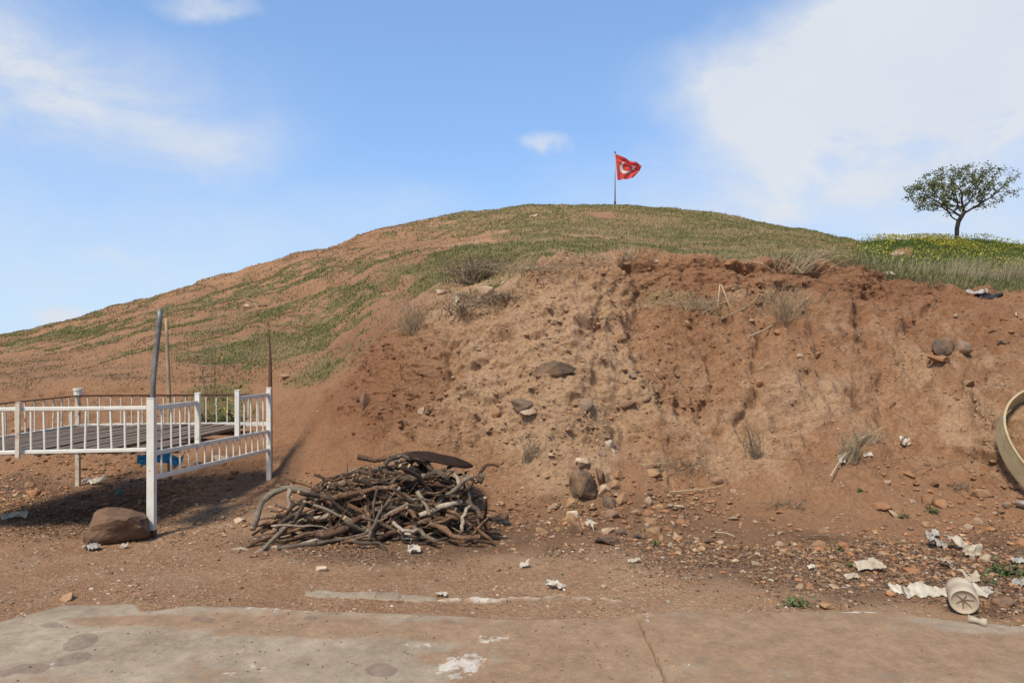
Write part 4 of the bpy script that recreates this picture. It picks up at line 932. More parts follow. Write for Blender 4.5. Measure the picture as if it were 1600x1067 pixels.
rc.z = co_[0]*rc.x+co_[1]*rc.y+co_[2]; rg.location = rc+nz*.07; rg.rotation_euler = nz.to_track_quat('Z', 'Y').to_euler()

# ------------------------------------------------------------------ cracked plastic container with its neck
CS = .74
can_mat = plain_mat('muddy_container', (.47, .38, .27), (.37, .28, .19), 7, .55, bump=.15, rust=((.28, .18, .11), .55, .7, .5))
crack = plain_mat('dark_crack', (.15, .09, .05), (.20, .12, .07), 10, .9)
can = link('plastic_container', None, label='muddy beige plastic container lying on its side with a star cracked base', cat='container')
p, n = hit(1512, 958); can.location = (p.x+.0, p.y+.05, .095); can.scale = (CS, CS, CS)
ax = Vector((-.42, -.86, -.12)).normalized(); can.rotation_euler = ax.to_track_quat('Z', 'Y').to_euler()
Vt, Ft = [], []; nn_ = 40
prof = [(.02, -.16), (.085, -.155), (.103, -.13), (.106, -.06), (.104, -.055), (.104, .0), (.106, .005), (.106, .07), (.105, .10), (.100, .112), (.092, .113), (.088, .104), (.05, .098), (.004, .094)]
for rr_, zz in prof:
    for k in range(nn_):
        a = 2*math.pi*k/nn_; Vt.append((rr_*math.cos(a)*1.0, rr_*math.sin(a)*(1+.0), zz))
for j in range(len(prof)-1):
    for k in range(nn_): k2 = (k+1) % nn_; Ft.append((j*nn_+k, j*nn_+k2, (j+1)*nn_+k2, (j+1)*nn_+k))
link('body', mesh_py('body', Vt, Ft, [can_mat], True), can)
Vc, Fcc = [], []
for k in range(6):
    a = 2*math.pi*k/6+.35; l = random.Random(k).uniform(.06, .08); d_ = Vector((math.cos(a), math.sin(a), 0)); s_ = Vector((-d_.y, d_.x, 0)); b0 = len(Vc)
    for t, w_ in ((0, .007), (.35, .0055), (.7, .004), (1, .001)):
        q = d_*l*t + s_*.006*math.sin(t*5+k); zz = np.interp(l*t, [.004, .05, .088], [.094, .098, .104])+.003; Vc += [(q.x+s_.x*w_, q.y+s_.y*w_, zz), (q.x-s_.x*w_, q.y-s_.y*w_, zz)]
    for t in range(3): i = b0+t*2; Fcc.append((i, i+1, i+3, i+2))
link('crack', mesh_py('crack', Vc, Fcc, [crack]), can)
Vt, Ft = tube([Vector(q) for q in ((0, 0, 0), (.035, -.01, .005), (.07, -.02, .0), (.085, -.025, 0), (.12, -.03, .0))], [.036, .022, .02, .033, .034], 14, rough=.06)
nk = link('bottle_neck', mesh_py('bottle_neck', Vt, Ft, [pb], True), label='broken beige bottle neck with its cap in front of the plastic container', cat='bottle neck')
p, n = hit(1508, 976); nk.location = (p.x-.0, p.y-.03, .045); nk.scale = (.7, .7, .7); nk.rotation_euler = (0, 0, R(-25))
Vt, Ft = tube([Vector(q) for q in ((0, 0, 0), (.06, -.05, -.008), (.16, -.13, -.02))], [.02, .022, .02], 8, rough=.05)
pp = link('pipe_piece', mesh_py('pipe_piece', Vt, Ft, [pg], True), label='grey pipe piece sticking out under the hoop at the right border', cat='pipe'); p, n = hit(1585, 792); pp.location = (p.x, p.y-.02, p.z+.05)

# ------------------------------------------------------------------ flag on the summit
fy = 39.0; fx = (961-800)/F*fy; fz = gh(fx, fy)
fp = link('flagpole', None, label='thin metal flagpole on top of the mound', cat='flagpole'); fp.location = (fx, fy, fz)
pole_mat = plain_mat('painted_steel', (.38, .36, .34), (.28, .25, .22), 6, .5, .2)
ztop = EYE+(HOR-236.5)*fy/F-fz
Vt, Ft = tube([(0, 0, -.3), (0, 0, ztop*.5), (0, 0, ztop-.12)], [.043, .037, .032], 10); link('pole', mesh_py('pole', Vt, Ft, [pole_mat], True), fp)
Vt, Ft = tube([(0, 0, ztop-.12), (0, 0, ztop-.1), (0, 0, ztop)], [.03, .045, .03], 8); link('finial', mesh_py('finial', Vt, Ft, [rust_mat], True), fp)
zc = EYE+(HOR-316.5)*fy/F-fz; Vt, Ft = tube([(0, 0, zc-.05), (0, 0, zc+.05)], [.065, .065], 8); link('clamp', mesh_py('clamp', Vt, Ft, [rust_mat], True), fp)
red_cloth = plain_mat('red_cloth', (.66, .085, .070), (.58, .065, .055), 3, .8, trans=.35); white_cloth = plain_mat('white_cloth', (.80, .76, .72), (.75, .70, .66), 3, .8, trans=.35)
nu, nv_ = 170, 120; s_, t_ = np.meshgrid(np.linspace(0, 1, nu), np.linspace(0, 1, nv_), indexing='ij')
# outline in photo pixels: hoist edge, then fly edge, wind carrying the top down to the right
bx = 962.3 + s_*0; topx = 961.6+42*s_; topy = 240.2+18.6*s_-2.6*np.exp(-((s_-.80)/.14)**2)+1.0*np.sin(s_*3.1); botx = 964.6+23.5*s_; boty = 281-1.6*s_+.8*np.sin(s_*11)
q = t_**.9; FX = botx+(topx-botx)*q+2.2*np.sin(q*np.pi)*s_**1.5; FY = boty+(topy-boty)*q
rip = (.12*np.sin(s_*5.5+t_*3.2)+.06*np.sin(s_*13-t_*5))*np.minimum(1, s_*2.5) + .15*np.exp(-((t_-.84+.1*s_)/.07)**2)*np.minimum(1, s_*2) - .14*np.exp(-((t_-.72+.1*s_)/.06)**2)*np.minimum(1, s_*2)
yy = fy + rip; FV = np.stack([(FX-800)/F*fy, yy, EYE+(HOR-FY)*fy/F], 2).reshape(-1, 3)-np.array([fx, fy, fz])
n = np.arange(nu*nv_).reshape(nu, nv_); ff = np.stack([n[:-1, :-1], n[1:, :-1], n[1:, 1:], n[:-1, 1:]], 2).reshape(-1, 4)
# printed crescent and star, in cloth coordinates (units of the hoist)
ca, cb = (FX.ravel()[ff].mean(1)-964)/41., (281-FY.ravel()[ff].mean(1))/41.
cres = (np.hypot(ca-.335, cb-.455) < .225) & (np.hypot(ca-.40, cb-.49) > .19)
sx, sy = ca-.615, cb-.445; sr = np.hypot(sx, sy); sa = np.mod(np.arctan2(sy, sx)-R(25), 2*math.pi/5)-math.pi/5
k5 = math.pi/5; ro, ri = .125, .052
th = np.abs(np.mod(np.arctan2(sy, sx)-R(20)+k5, 2*k5)-k5)
pxs_, pys_ = sr*np.cos(th), sr*np.sin(th); ex_, ey_ = ri*math.cos(k5)-ro, ri*math.sin(k5)
star = (ex_*(pys_) - ey_*(pxs_-ro)) > 0
fl = link('flag', mesh_np('flag', FV, ff, [red_cloth, white_cloth], True, (cres | star).astype(int)), label='red flag with white crescent and star flying from the pole', cat='flag')
fl.location = (fx, fy, fz)

# ------------------------------------------------------------------ tree on the right terrace
leaf_mat, nt, b = new_mat('leaf')
cat_ = nt.attr('tint'); nt.l.new(cat_.outputs['Color'], b.inputs['Base Color']); b.inputs['Roughness'].default_value = .6
tr = nt.new('ShaderNodeBsdfTranslucent'); nt.l.new(cat_.outputs['Color'], tr.inputs[0]); mx = nt.new('ShaderNodeMixShader'); mx.inputs[0].default_value = .35
nt.l.new(b.outputs[0], mx.inputs[1]); nt.l.new(tr.outputs[0], mx.inputs[2]); nt.l.new(mx.outputs[0], nt.n['Material Output'].inputs[0])
tree_bark = bark('tree_bark', (.09, .068, .05), (.05, .038, .03), (.13, .10, .075))
ty = 21.0; tx = (1495-800)/F*ty; tz = gh(tx, ty)
tree = link('tree', None, label='small lone windswept tree with sparse leaves on the flowery terrace', cat='tree'); tree.location = (tx, ty, tz-.03)
ms_ = ty/F                                            # metres per photo pixel at the tree
r = np.random.default_rng(12)
nodes = [np.array(p) for p in ((0, 0, -.1), (0.0, 0, .2), (.005, 0, .45), (.06, .01, .66), (.14, 0, .80), (.22, 0, .92))]; par = [-1, 0, 1, 2, 3, 4]
att = []
while len(att) < 520:
    q = r.uniform(-1, 1, 3)
    if np.linalg.norm(q) > 1: continue
    u = q[0]; p = np.array([.22+q[0]*1.75, q[1]*1.15, 1.62+q[2]*.72+.10*u])
    if u > .25 and p[2] < .95+.35*(u-.25): continue
    if u < 0 and p[2] < .88-.05*u: continue
    if u > .3 and r.random() < .35: continue
    att.append(p)
att = np.array(att); alive = np.ones(len(att), bool)
for it in range(60):
    N_ = np.array(nodes); dd = np.linalg.norm(att[:, None]-N_[None, 3:], axis=2); j = dd.argmin(1)+3; dm = dd.min(1); alive &= dm > .10
    if not alive.any(): break
    grow = {}
    for a_, jj in zip(np.where(alive)[0], j[alive]):
        if dm[a_] < 1.6: v_ = att[a_]-nodes[jj]; grow.setdefault(jj, []).append(v_/np.linalg.norm(v_))
    if not grow: break
    for jj, vv in grow.items():
        v_ = np.mean(vv, 0)+r.normal(0, .12, 3); v_ /= np.linalg.norm(v_)+1e-6; nodes.append(nodes[jj]+v_*.085); par.append(jj)
    if len(nodes) > 2600: break
par = np.array(par); nn_ = len(nodes); cnt = np.zeros(nn_)
kids = np.bincount(par[1:], minlength=nn_)
for i in range(nn_-1, 0, -1): cnt[i] += (kids[i] == 0); cnt[par[i]] += cnt[i]
radt = .0045*np.maximum(cnt, 1)**.46; radt *= .062/radt[1]; radt = np.maximum(radt, .004)
V, Fc = [], []
for i in range(1, nn_):
    a_, b_ = nodes[par[i]], nodes[i]; Vs, Fs = tube([a_, b_], [min(radt[par[i]], radt[i]*1.5), radt[i]], 6 if radt[i] > .015 else 3, cap=False); k = len(V); V += Vs; Fc += [tuple(x+k for x in f) for f in Fs]
link('trunk', mesh_py('trunk', V, Fc, [tree_bark], True), tree)
tips = [i for i in range(nn_) if cnt[i] <= 2.5 and i > 6]; LV, LC = [], []
for i in tips:
    p = nodes[i]; u = (p[0]-.22)/1.75
    dens = 15*(1-sstep(np.array(u), .05, .8)*.84)*(1 if p[2] < 1.9 else .7)
    for _ in range(r.poisson(dens)):
        c_ = p+r.normal(0, .045, 3); a_ = r.normal(size=3); a_ /= np.linalg.norm(a_); b_ = np.cross(a_, r.normal(size=3)); b_ /= np.linalg.norm(b_)
        L = r.uniform(.020, .042); w_ = L*.55
        LV += [c_-a_*L, c_+b_*w_, c_+a_*L, c_-b_*w_]; g0 = r.uniform(.7, 1.3); col = np.array([.115, .13, .048])*g0 if r.random() < .6 else np.array([.18, .18, .07])*g0; LC += [col]*4
LV = np.array(LV); me = mesh_np('crown', LV, np.arange(len(LV)).reshape(-1, 4), [leaf_mat], False); add_col(me, 'tint', np.array(LC)); link('crown', me, tree)

# ------------------------------------------------------------------ dry bushes, dead twigs, weeds
straw = plain_mat('dry_stalk', (.30, .235, .145), (.20, .15, .09), 9, .9); greytwig = plain_mat('grey_twig', (.20, .15, .095), (.125, .09, .058), 9, .9)
palestraw = plain_mat('pale_straw', (.46, .37, .23), (.36, .28, .17), 9, .9)
def bush(px, py, wpx, hpx, nst, mat, label, name='dry_bush', cat='dry bush', lean=(0, 0), seed=0, thick=.0022, group=None, droop=.15, fork=2, basew=.35, toward=.5):
    p0, n = hit(px, py); s = p0.y/F; r = random.Random(seed+int(px*7+py)); V, Fc = [], []
    for k in range(int(nst*1.25)):
        bx_ = r.gauss(0, wpx*s*basew*.5); q0 = Vector((bx_, r.gauss(0, wpx*s*.12), 0)); q0.z = 0
        h_ = hpx*s*r.uniform(.45, 1.05); d_ = Vector((r.gauss(lean[0], .45)*wpx*s*.5, r.uniform(-1, .4)*wpx*s*toward*.5, h_))
        def stem(q, d_, rad, lvl):
            m = q+d_*.5+Vector((r.gauss(0, .1), r.gauss(0, .1), r.uniform(0, .12)))*d_.length*.6; e = q+d_+Vector((0, 0, -droop*d_.length*r.random()))
            Vs, Fs = tube([q, m, e], [rad, rad*.75, rad*.35], 3, cap=False); k_ = len(V); V.extend(Vs); Fc.extend(tuple(x+k_ for x in f) for f in Fs)
            if lvl > 0:
                for _ in range(r.randint(1, 3)):
                    t = r.uniform(.3, .95); b_ = q.lerp(m, t*2) if t < .5 else m.lerp(e, t*2-1)
                    stem(b_, (d_.normalized()+Vector((r.gauss(0, .6), r.gauss(0, .6), r.gauss(0, .45)))).normalized()*d_.length*r.uniform(.2, .5), rad*.6, lvl-1)
        stem(q0, d_, 1.7*thick*s/.0075*r.uniform(.7, 1.3), fork)
    o = link(name, mesh_py(name, V, Fc, [mat], False), label=label, cat=cat, group=group); o.location = p0-Vector((0, 0, .015)); return o
bush(738, 442, 95, 46, 90, greytwig, 'big grey brown dry bush on the grassy shoulder of the mound', seed=1, thick=.0028)
bush(770, 474, 120, 22, 90, greytwig, 'flat mat of dry bush overhanging the bank below the flat topped rock', seed=2, toward=.7)
bush(716, 492, 60, 26, 45, greytwig, 'dark dry bush at the left corner of the bank rim', seed=3)
bush(645, 520, 80, 62, 46, straw, 'loose tall dry weeds at the left end of the bank', seed=4, thick=.0018)
bush(1322, 722, 46, 58, 34, straw, 'dry twig bush stuck in the smooth right slope', seed=5, lean=(.55, 0), thick=.0026)
bush(1345, 690, 50, 22, 30, straw, 'drooping upper half of dry twigs beside the right slope bush', seed=15, lean=(.2, 0), thick=.0022)
bush(1182, 715, 30, 55, 26, greytwig, 'thin grey dry plant in a gully of the bank', seed=6, lean=(-.4, 0))
bush(822, 722, 26, 44, 18, greytwig, 'thin grey dry plant at the foot of the pale bank', seed=7, lean=(.5, 0))
bush(1225, 500, 110, 60, 60, straw, 'tangle of dry weeds on the upper bank ledge', seed=8, lean=(.1, 0), thick=.0017)
bush(1330, 525, 60, 14, 24, straw, 'small tangle of dead twigs on the bank left of the rock pair', seed=9)
bush(1235, 425, 130, 40, 70, palestraw, 'pale dry grass clump hanging over the turf edge', seed=10, thick=.0016, name='dry_grass_clump', cat='dry grass')
bush(1065, 735, 120, 34, 34, greytwig, 'low tangle of dead twigs on the slope right of the rubble', seed=11, toward=.3, thick=.0020)
bush(1500, 762, 50, 14, 24, greytwig, 'small heap of dead twigs near the hoop', seed=12)
bush(1225, 790, 70, 14, 24, greytwig, 'low dead twigs at the foot of the right slope', seed=13, toward=.4)
bush(1085, 482, 130, 22, 60, straw, 'flattened dry grass on the small ledge of the upper bank', seed=14, name='dry_grass_clump', cat='dry grass', thick=.0018)
bush(983, 405, 26, 30, 16, palestraw, 'few tall pale stalks at the left end of the turf edge', seed=16, name='dry_grass_clump', cat='dry grass', thick=.0015)
bush(328, 628, 30, 110, 5, greytwig, 'tall bare twigs of a dead plant behind the platform', seed=17, thick=.0030, fork=1, name='dead_plant', cat='dead plant')
bush(850, 424, 120, 16, 80, straw, 'matted dry grass hanging over the rim left of the turf step', seed=18, name='dry_grass_clump', cat='dry grass', thick=.0016, basew=.8, fork=1)
bush(930, 410, 90, 13, 60, straw, 'matted dry grass on the rim beside the tall pale stalks', seed=19, name='dry_grass_clump', cat='dry grass', thick=.0016, basew=.8, fork=1)
def twig(pts, rad, label, mat=palestraw, name='dead_stalk', out=.03):
    c_ = [];
    for x, y in pts: p, n = hit(x, y); c_.append(p+Vector((0, -out, out)))
    b0 = c_[0].copy(); P_ = smooth_path([c-b0 for c in c_], 10); s = b0.y/F; Vt, Ft = tube(P_, [.75*rad*s*(1-.5*i/9) for i in range(10)], 5)
    o = link(name, mesh_py(name, Vt, Ft, [mat], True), label=label, cat='stalk'); o.location = b0
twig([(1168, 530), (1200, 515), (1245, 482), (1268, 462)], 1.3, 'long pale dead stalk slanting up the upper bank')
twig([(1098, 492), (1130, 476), (1168, 462)], 1.0, 'pale dead stalk on the flattened grass ledge')
twig([(1122, 455), (1118, 490)], 1.2, 'left of two upright bleached stalks on the grass ledge', out=.08)
twig([(1124, 455), (1138, 492)], 1.1, 'right of two upright bleached stalks on the grass ledge', out=.08)
twig([(1140, 495), (1172, 478), (1185, 462)], 1.0, 'bent dead stalk right of the upright bleached pair')
twig([(1293, 752), (1318, 715), (1345, 690), (1380, 672)], 1.6, 'thick bleached stalk through the dry bush of the right slope', out=.06)
twig([(1045, 772), (1095, 768), (1130, 762)], 1.3, 'dead twig lying on the slope right of the rubble')
twig([(1000, 730), (1040, 727), (1078, 722)], 1.0, 'thin dead twig above the rounded ochre stone')
twig([(1115, 835), (1130, 836), (1146, 842)], 1.6, 'short pale curved stick right of the rubble')
twig([(1255, 842), (1285, 840), (1315, 841)], 1.6, 'dark stick lying in the litter at the right', greytwig)
twig([(1420, 742), (1460, 730), (1500, 724)], 1.2, 'dead stalk lying on the right slope toward the hoop', greytwig)
weed_mat, nt, b = new_mat('weed_leaf'); a_ = nt.attr('tint'); nt.l.new(a_.outputs['Color'], b.inputs['Base Color']); b.inputs['Roughness'].default_value = .6
def weed(px, py, wpx, hpx, nl_, label, group=None, yellow=0.0):
    p0, n = hit(px, py+hpx*.4); s = p0.y/F; r = np.random.default_rng(int(px*3+py)); V, C_, K = [], [], []
    for k in range(nl_):
        c_ = np.array([r.normal(0, .28)*wpx*s, r.normal(0, .22)*wpx*s, abs(r.normal(0, .45))*hpx*s]); a_ = r.normal(size=3); a_[2] = abs(a_[2])*.6; a_ /= np.linalg.norm(a_)
        b_ = np.cross(a_, [r.normal()*.3, r.normal()*.3, 1]); b_ /= np.linalg.norm(b_)+1e-6; L = r.uniform(.012, .03)*min(2.0, max(1, hpx/14)); e0 = c_-a_*L*.3; V += [e0, c_+a_*L*.5+b_*L*.35, c_+a_*L*1.3, c_+a_*L*.5-b_*L*.35]; K.append(e0+b_*.0015)
        col = np.array([.42, .34, .02]) if r.random() < yellow and c_[2] > .3*hpx*s else np.array([.075, .115, .03])*r.uniform(.6, 1.2); C_ += [col]*4
    m_w = len(V); me = mesh_py('weed', V+K+[np.zeros(3)-[0, 0, .01]], [(4*q, 4*q+1, 4*q+2, 4*q+3) for q in range(nl_)]+[(m_w+nl_, 4*q, m_w+q) for q in range(nl_)], [weed_mat]); C_ += [np.array([.07, .11, .025])]*(nl_+1); add_col(me, 'tint', np.array(C_)); o = link('weed', me, label=label, cat='weed', group=group); o.location = p0; return o
weed(352, 645, 52, 46, 260, 'leafy green plant with yellow flowers behind the right railing', yellow=.14)
weed(318, 650, 26, 26, 60, 'small green plant left of the flowering one behind the railing')
weed(1026, 848, 14, 8, 26, 'tiny green weed at the foot of the rubble')
weed(1457, 797, 18, 11, 40, 'green weed below the two red brown stones')
weed(1412, 805, 16, 9, 34, 'green weed on the lower right slope left of the stone pair')
weed(1344, 765, 12, 8, 22, 'small green weed below the dry bush of the slope')
weed(1314, 859, 10, 7, 18, 'tiny green weed beside the flat orange stone')
weed(1572, 890, 44, 18, 90, 'green weeds growing in the litter at the right border')
weed(1540, 905, 40, 12, 30, 'low green weed above the plastic container')
weed(1248, 942, 46, 12, 70, 'low grass like weed on the pavement edge')
weed(1330, 882, 16, 8, 22, 'small green weed left of the wide beige rag')
weed(345, 575, 60, 16, 60, 'green weed patch on the hillside behind the railing')
weed(500, 583, 70, 16, 90, 'green weed patch on the hillside left of the bank end')
weed(570, 545, 60, 18, 80, 'green weeds growing at the left rim of the bank')
weed(1588, 452, 40, 10, 40, 'green weeds on the rim at the right border')
weed(168, 723, 16, 9, 24, 'tiny green weed on the soil behind the deck')
weed(752, 432, 30, 18, 60, 'green leaves at the foot of the big dry bush')
weed(858, 680, 14, 12, 20, 'tiny green plant on the lower pale bank')

# ------------------------------------------------------------------ uncountable cover: grass, flowers, gravel, litter, clods
gverts = Pd.reshape(-1, 3); A0, A1, A2, A3 = (gverts[quads[:, k]] for k in range(4))
qc = (A0+A1+A2+A3)/4; qa = np.linalg.norm(np.cross(A2-A0, A3-A1), axis=1)*.5
qn = np.cross(A2-A0, A3-A1); qn /= np.linalg.norm(qn, axis=1, keepdims=True)+1e-12; qn[qn[:, 2] < 0] *= -1
qv = quads[:, 0]; qy = np.maximum(qc[:, 1], .5); qpx = 800+F*qc[:, 0]/qy; vis = (qc[:, 1] > 3) & (np.abs(qpx-800) < 900)
qpy = HOR-F*(qc[:, 2]-EYE)/qy
def sample(wt, n, seed):
    r = np.random.default_rng(seed); cs = np.cumsum(wt*vis); i = np.searchsorted(cs, r.random(n)*cs[-1]); i = np.minimum(i, len(wt)-1)
    u, v = r.random((n, 1)), r.random((n, 1)); return (A0[i]*(1-u)+A1[i]*u)*(1-v)+(A3[i]*(1-u)+A2[i]*u)*v, i, r
blade_mat, nt, b = new_mat('grass_blade'); a_ = nt.attr('tint'); nt.l.new(a_.outputs['Color'], b.inputs['Base Color']); b.inputs['Roughness'].default_value = .75
tr = nt.new('ShaderNodeBsdfTranslucent'); nt.l.new(a_.outputs['Color'], tr.inputs[0]); mx = nt.new('ShaderNodeMixShader'); mx.inputs[0].default_value = .3
nt.l.new(b.outputs[0], mx.inputs[1]); nt.l.new(tr.outputs[0], mx.inputs[2]); nt.l.new(mx.outputs[0], nt.n['Material Output'].inputs[0])
def blades(name, P_, r, hgt, wid, cols, label, cat='grass', lean=.5, wind=(.3, 0), gust=None):
    n = len(P_); h = hgt*r.uniform(.5, 1.25, n); a = r.uniform(0, 2*np.pi, n); l = np.abs(r.normal(0, lean, n))
    dirx = np.cos(a)*l+wind[0]*r.random(n); diry = np.sin(a)*l+wind[1]; w_ = wid*r.uniform(.6, 1.3, n); b_ = r.uniform(0, 2*np.pi, n)
    sx_, sy_ = np.cos(b_)*w_, np.sin(b_)*w_*.6
    V = np.empty((n, 5, 3)); V[:, 0] = P_; V[:, 1] = P_; V[:, 0, 0] -= sx_; V[:, 0, 1] -= sy_; V[:, 1, 0] += sx_; V[:, 1, 1] += sy_; V[:, :2, 2] -= .01
    V[:, 2] = P_+np.stack([dirx*h*.35+sx_*.7, diry*h*.35+sy_*.7, h*.6], 1); V[:, 3] = P_+np.stack([dirx*h*.35-sx_*.7, diry*h*.35-sy_*.7, h*.6], 1); V[:, 4] = P_+np.stack([dirx*h, diry*h, h], 1)
    k = np.arange(n)[:, None]*5; Fq = np.concatenate([k+[0, 1, 2], k+[0, 2, 3], k+[3, 2, 4]], 0)
    me = mesh_np(name, V.reshape(-1, 3), Fq, [blade_mat], False); add_col(me, 'tint', np.repeat(cols, 5, axis=0)); return link(name, me, label=label, cat=cat, kind='stuff')
hillq = hill[qv]; gq = grn[qv]; dq = dryM[qv]; flq = flo[qv]; dens = 1/np.clip(qy, 9, 60)**1.25
P_, i, r = sample(np.clip(gq-.2, 0, 1)*qa*dens*(1-.9*flq)*(tt[qv] < 10.2), 150000, 1)
z_ = np.clip(P_[:, 1], 8, 45); dr = np.clip(dq[i]*.9+r.normal(0, .25, len(i)), 0, 1)[:, None]
cols = (np.array([.15, .152, .046])*(1-dr)+np.array([.33, .245, .115])*dr)*r.uniform(.7, 1.25, (len(i), 1))
blades('meadow_grass', P_, r, .022+.0013*z_, .003+.0008*z_, cols, 'short green and straw coloured grass covering the mound')
P_, i, r = sample((np.clip(gq-.1, 0, 1)**.5)*qa*dens*(.25+dq)*(1-.8*flq)*(tt[qv] < 10.2)*(fbm(qc.astype(np.float32), .5, 3, 91) > -.05), 15000, 2)
z_ = np.clip(P_[:, 1], 8, 45); cols = np.array([.34, .27, .15])*r.uniform(.6, 1.25, (len(i), 1))
blades('dry_grass', P_, r, .06+.0026*z_, .0014+.00028*z_, cols, 'thin dry straw grass standing on the mound', lean=.45)
P_, i, r = sample(hillq*(1-sstep(qpx, 640, 820))*np.clip(1-gq*.5, 0, 1)*qa*dens*(.15+sstep(fbm(qc.astype(np.float32), .9, 4, 93), -.1, .5))*(tt[qv] < 10.2), 48000, 12)
z_ = np.clip(P_[:, 1], 8, 45); blades('withered_grass', P_, r, .02+.0011*z_, .0024+.0006*z_, np.where(r.random((len(i), 1)) < .6, np.array([[.27, .175, .09]]), np.array([[.18, .15, .06]]))*r.uniform(.6, 1.2, (len(i), 1)), 'thin withered grass tufts on the bare left hillside')
rim = np.exp(-((tt[qv]-5.06)/.10)**2)*sstep(qpx, 660, 760)
P_, i, r = sample(rim*qa*(.05+sstep(fbm(qc.astype(np.float32), 1.2, 3, 95), -.1, .5)), 7000, 3)
cols = np.where(r.random((len(i), 1)) < .7, np.array([[.30, .235, .13]]), np.array([[.09, .11, .03]]))*r.uniform(.55, 1.25, (len(i), 1))
blades('rim_grass', P_, r, .07, .0032, cols, 'dry grass fringe hanging along the rim of the cut bank', lean=.9, wind=(0, -.3))
P_, i, r = sample(flq*qa*dens*np.clip(gq, .1, 1), 46000, 4)
dr = np.clip(1.2-(tt[qv][i]-5.0)/1.2+r.normal(0, .3, len(i)), 0, 1)[:, None]*.8
cols = (np.array([.085, .125, .026])*(1-dr)+np.array([.22, .185, .085])*dr)*r.uniform(.65, 1.3, (len(i), 1)); blades('green_herbs', P_, r, .11, .011, cols, 'green leafy herbs on the right terrace', 'herbs', lean=.45)
wt = flq*qa*dens*np.clip(gq, .1, 1)*(tt[qv] > 5.9)*(.12+sstep(fbm(qc.astype(np.float32), .55, 3, 97), -.1, .6))
P_, i, r = sample(wt, 10000, 5); n_ = len(i)
V = np.empty((n_, 4, 3)); P_[:, 2] += r.uniform(.10, .26, n_); a_ = r.normal(size=(n_, 3)); a_ /= np.linalg.norm(a_, axis=1, keepdims=True); b_ = np.cross(a_, r.normal(size=(n_, 3))); b_ /= np.linalg.norm(b_, axis=1, keepdims=True)
s4 = r.uniform(.010, .024, (n_, 1)); V[:, 0] = P_-a_*s4; V[:, 1] = P_+b_*s4; V[:, 2] = P_+a_*s4; V[:, 3] = P_-b_*s4
me = mesh_np('yellow_flowers', V.reshape(-1, 3), np.arange(n_*4).reshape(-1, 4), [blade_mat], False); add_col(me, 'tint', np.repeat(np.array([.42, .36, .05])*r.uniform(.6, 1.15, (n_, 1)), 4, 0))
link('yellow_flowers', me, label='yellow wild flowers blooming around the tree on the terrace', cat='flowers', kind='stuff')
P_, i, r = sample(flq*qa*dens*np.exp(-((tt[qv]-5.7)/.45)**2)*(.2+sstep(qpx, 1420, 1540))*sstep(fbm(qc.astype(np.float32), .9, 3, 99), -.1, .5), 1500, 6)
blades('tall_dry_grass', P_, r, .42, .0045, np.array([.36, .29, .17])*r.uniform(.6, 1.2, (len(i), 1)), 'tall bleached grass leaning on the right terrace edge', lean=.35, wind=(.7, -.1))

def lumps(name, P_, r, size, mat, label, cat, tint=None, flat=.6):
    n = len(P_); base = np.array([(1, 0, 0), (-1, 0, 0), (0, 1, 0), (0, -1, 0), (0, 0, 1), (0, 0, -1), (.6, .6, .55), (-.6, .6, .5), (.6, -.6, .5), (-.6, -.6, .55)], float)
    bm = bmesh.new(); [bm.verts.new(v) for v in base]; bm.verts.index_update(); bmesh.ops.convex_hull(bm, input=bm.verts); bmesh.ops.triangulate(bm, faces=bm.faces); bm.verts.index_update()
    tri = np.array([[v.index for v in f.verts] for f in bm.faces]); bm.free()
    s = size[:, None, None]; V = base[None]*r.uniform(.65, 1.2, (n, 10, 1))*s*np.stack([r.uniform(.7, 1.5, n), r.uniform(.7, 1.3, n), flat*r.uniform(.7, 1.2, n)], 1)[:, None]
    a = r.uniform(0, 6.28, n); c_, s_ = np.cos(a)[:, None], np.sin(a)[:, None]; x, y = V[..., 0]*c_-V[..., 1]*s_, V[..., 0]*s_+V[..., 1]*c_; V[..., 0], V[..., 1] = x, y
    V += P_[:, None]; Fq = (np.arange(n)[:, None, None]*10+tri[None]).reshape(-1, 3)
    me = mesh_np(name, V.reshape(-1, 3), Fq, [mat], False)
    if tint is not None: add_col(me, 'tint', np.repeat(tint, 10, 0))
    link(name, me, label=label, cat=cat, kind='stuff'); return me
grav_mat, nt, b = new_mat('pebble'); a_ = nt.attr('tint'); oc = nt.new('ShaderNodeTexCoord').outputs['Object']
k = nt.ramp(nt.noise(oc, 90, 4), .25, .75, .7, 1.25, False); nt.l.new(nt.mix(1.0, a_.outputs['Color'], nt.combine(k, k, k), 'MULTIPLY'), b.inputs['Base Color']); b.inputs['Roughness'].default_value = .92
lq = np.clip(litM[qv], 0, 1); flatq = (1-sstep(tt[qv], 1.2, 2.0)); onslab = F*EYE/(slabY(qpx)-HOR) > qc[:, 1]+.01
pal = np.array([[.30, .19, .105], [.36, .25, .16], [.26, .13, .065], [.20, .125, .078], [.42, .33, .24], [.34, .15, .07]])
clump = sstep(fbm(qc.astype(np.float32), 1.6, 3, 101), -.35, .6)
P_, i, r = sample(qa*(flatq*.5+.35*lq+.12*(1-hillq))*(.15+clump)*(1-hillq)*(~onslab)/np.clip(qy, 4, 9)**.5, 26000, 7)
sz = .0022+.011*r.random(len(i))**5+.004*r.random(len(i))
lumps('gravel', P_, r, sz, grav_mat, 'fine pebbles strewn over the bare soil', 'gravel', pal[r.choice(6, len(i), p=[.28, .2, .18, .2, .07, .07])]*r.uniform(.7, 1.2, (len(i), 1)))
P_, i, r = sample(qa*lq*(~onslab)*(.3+clump)*(1-hillq), 7000, 8)
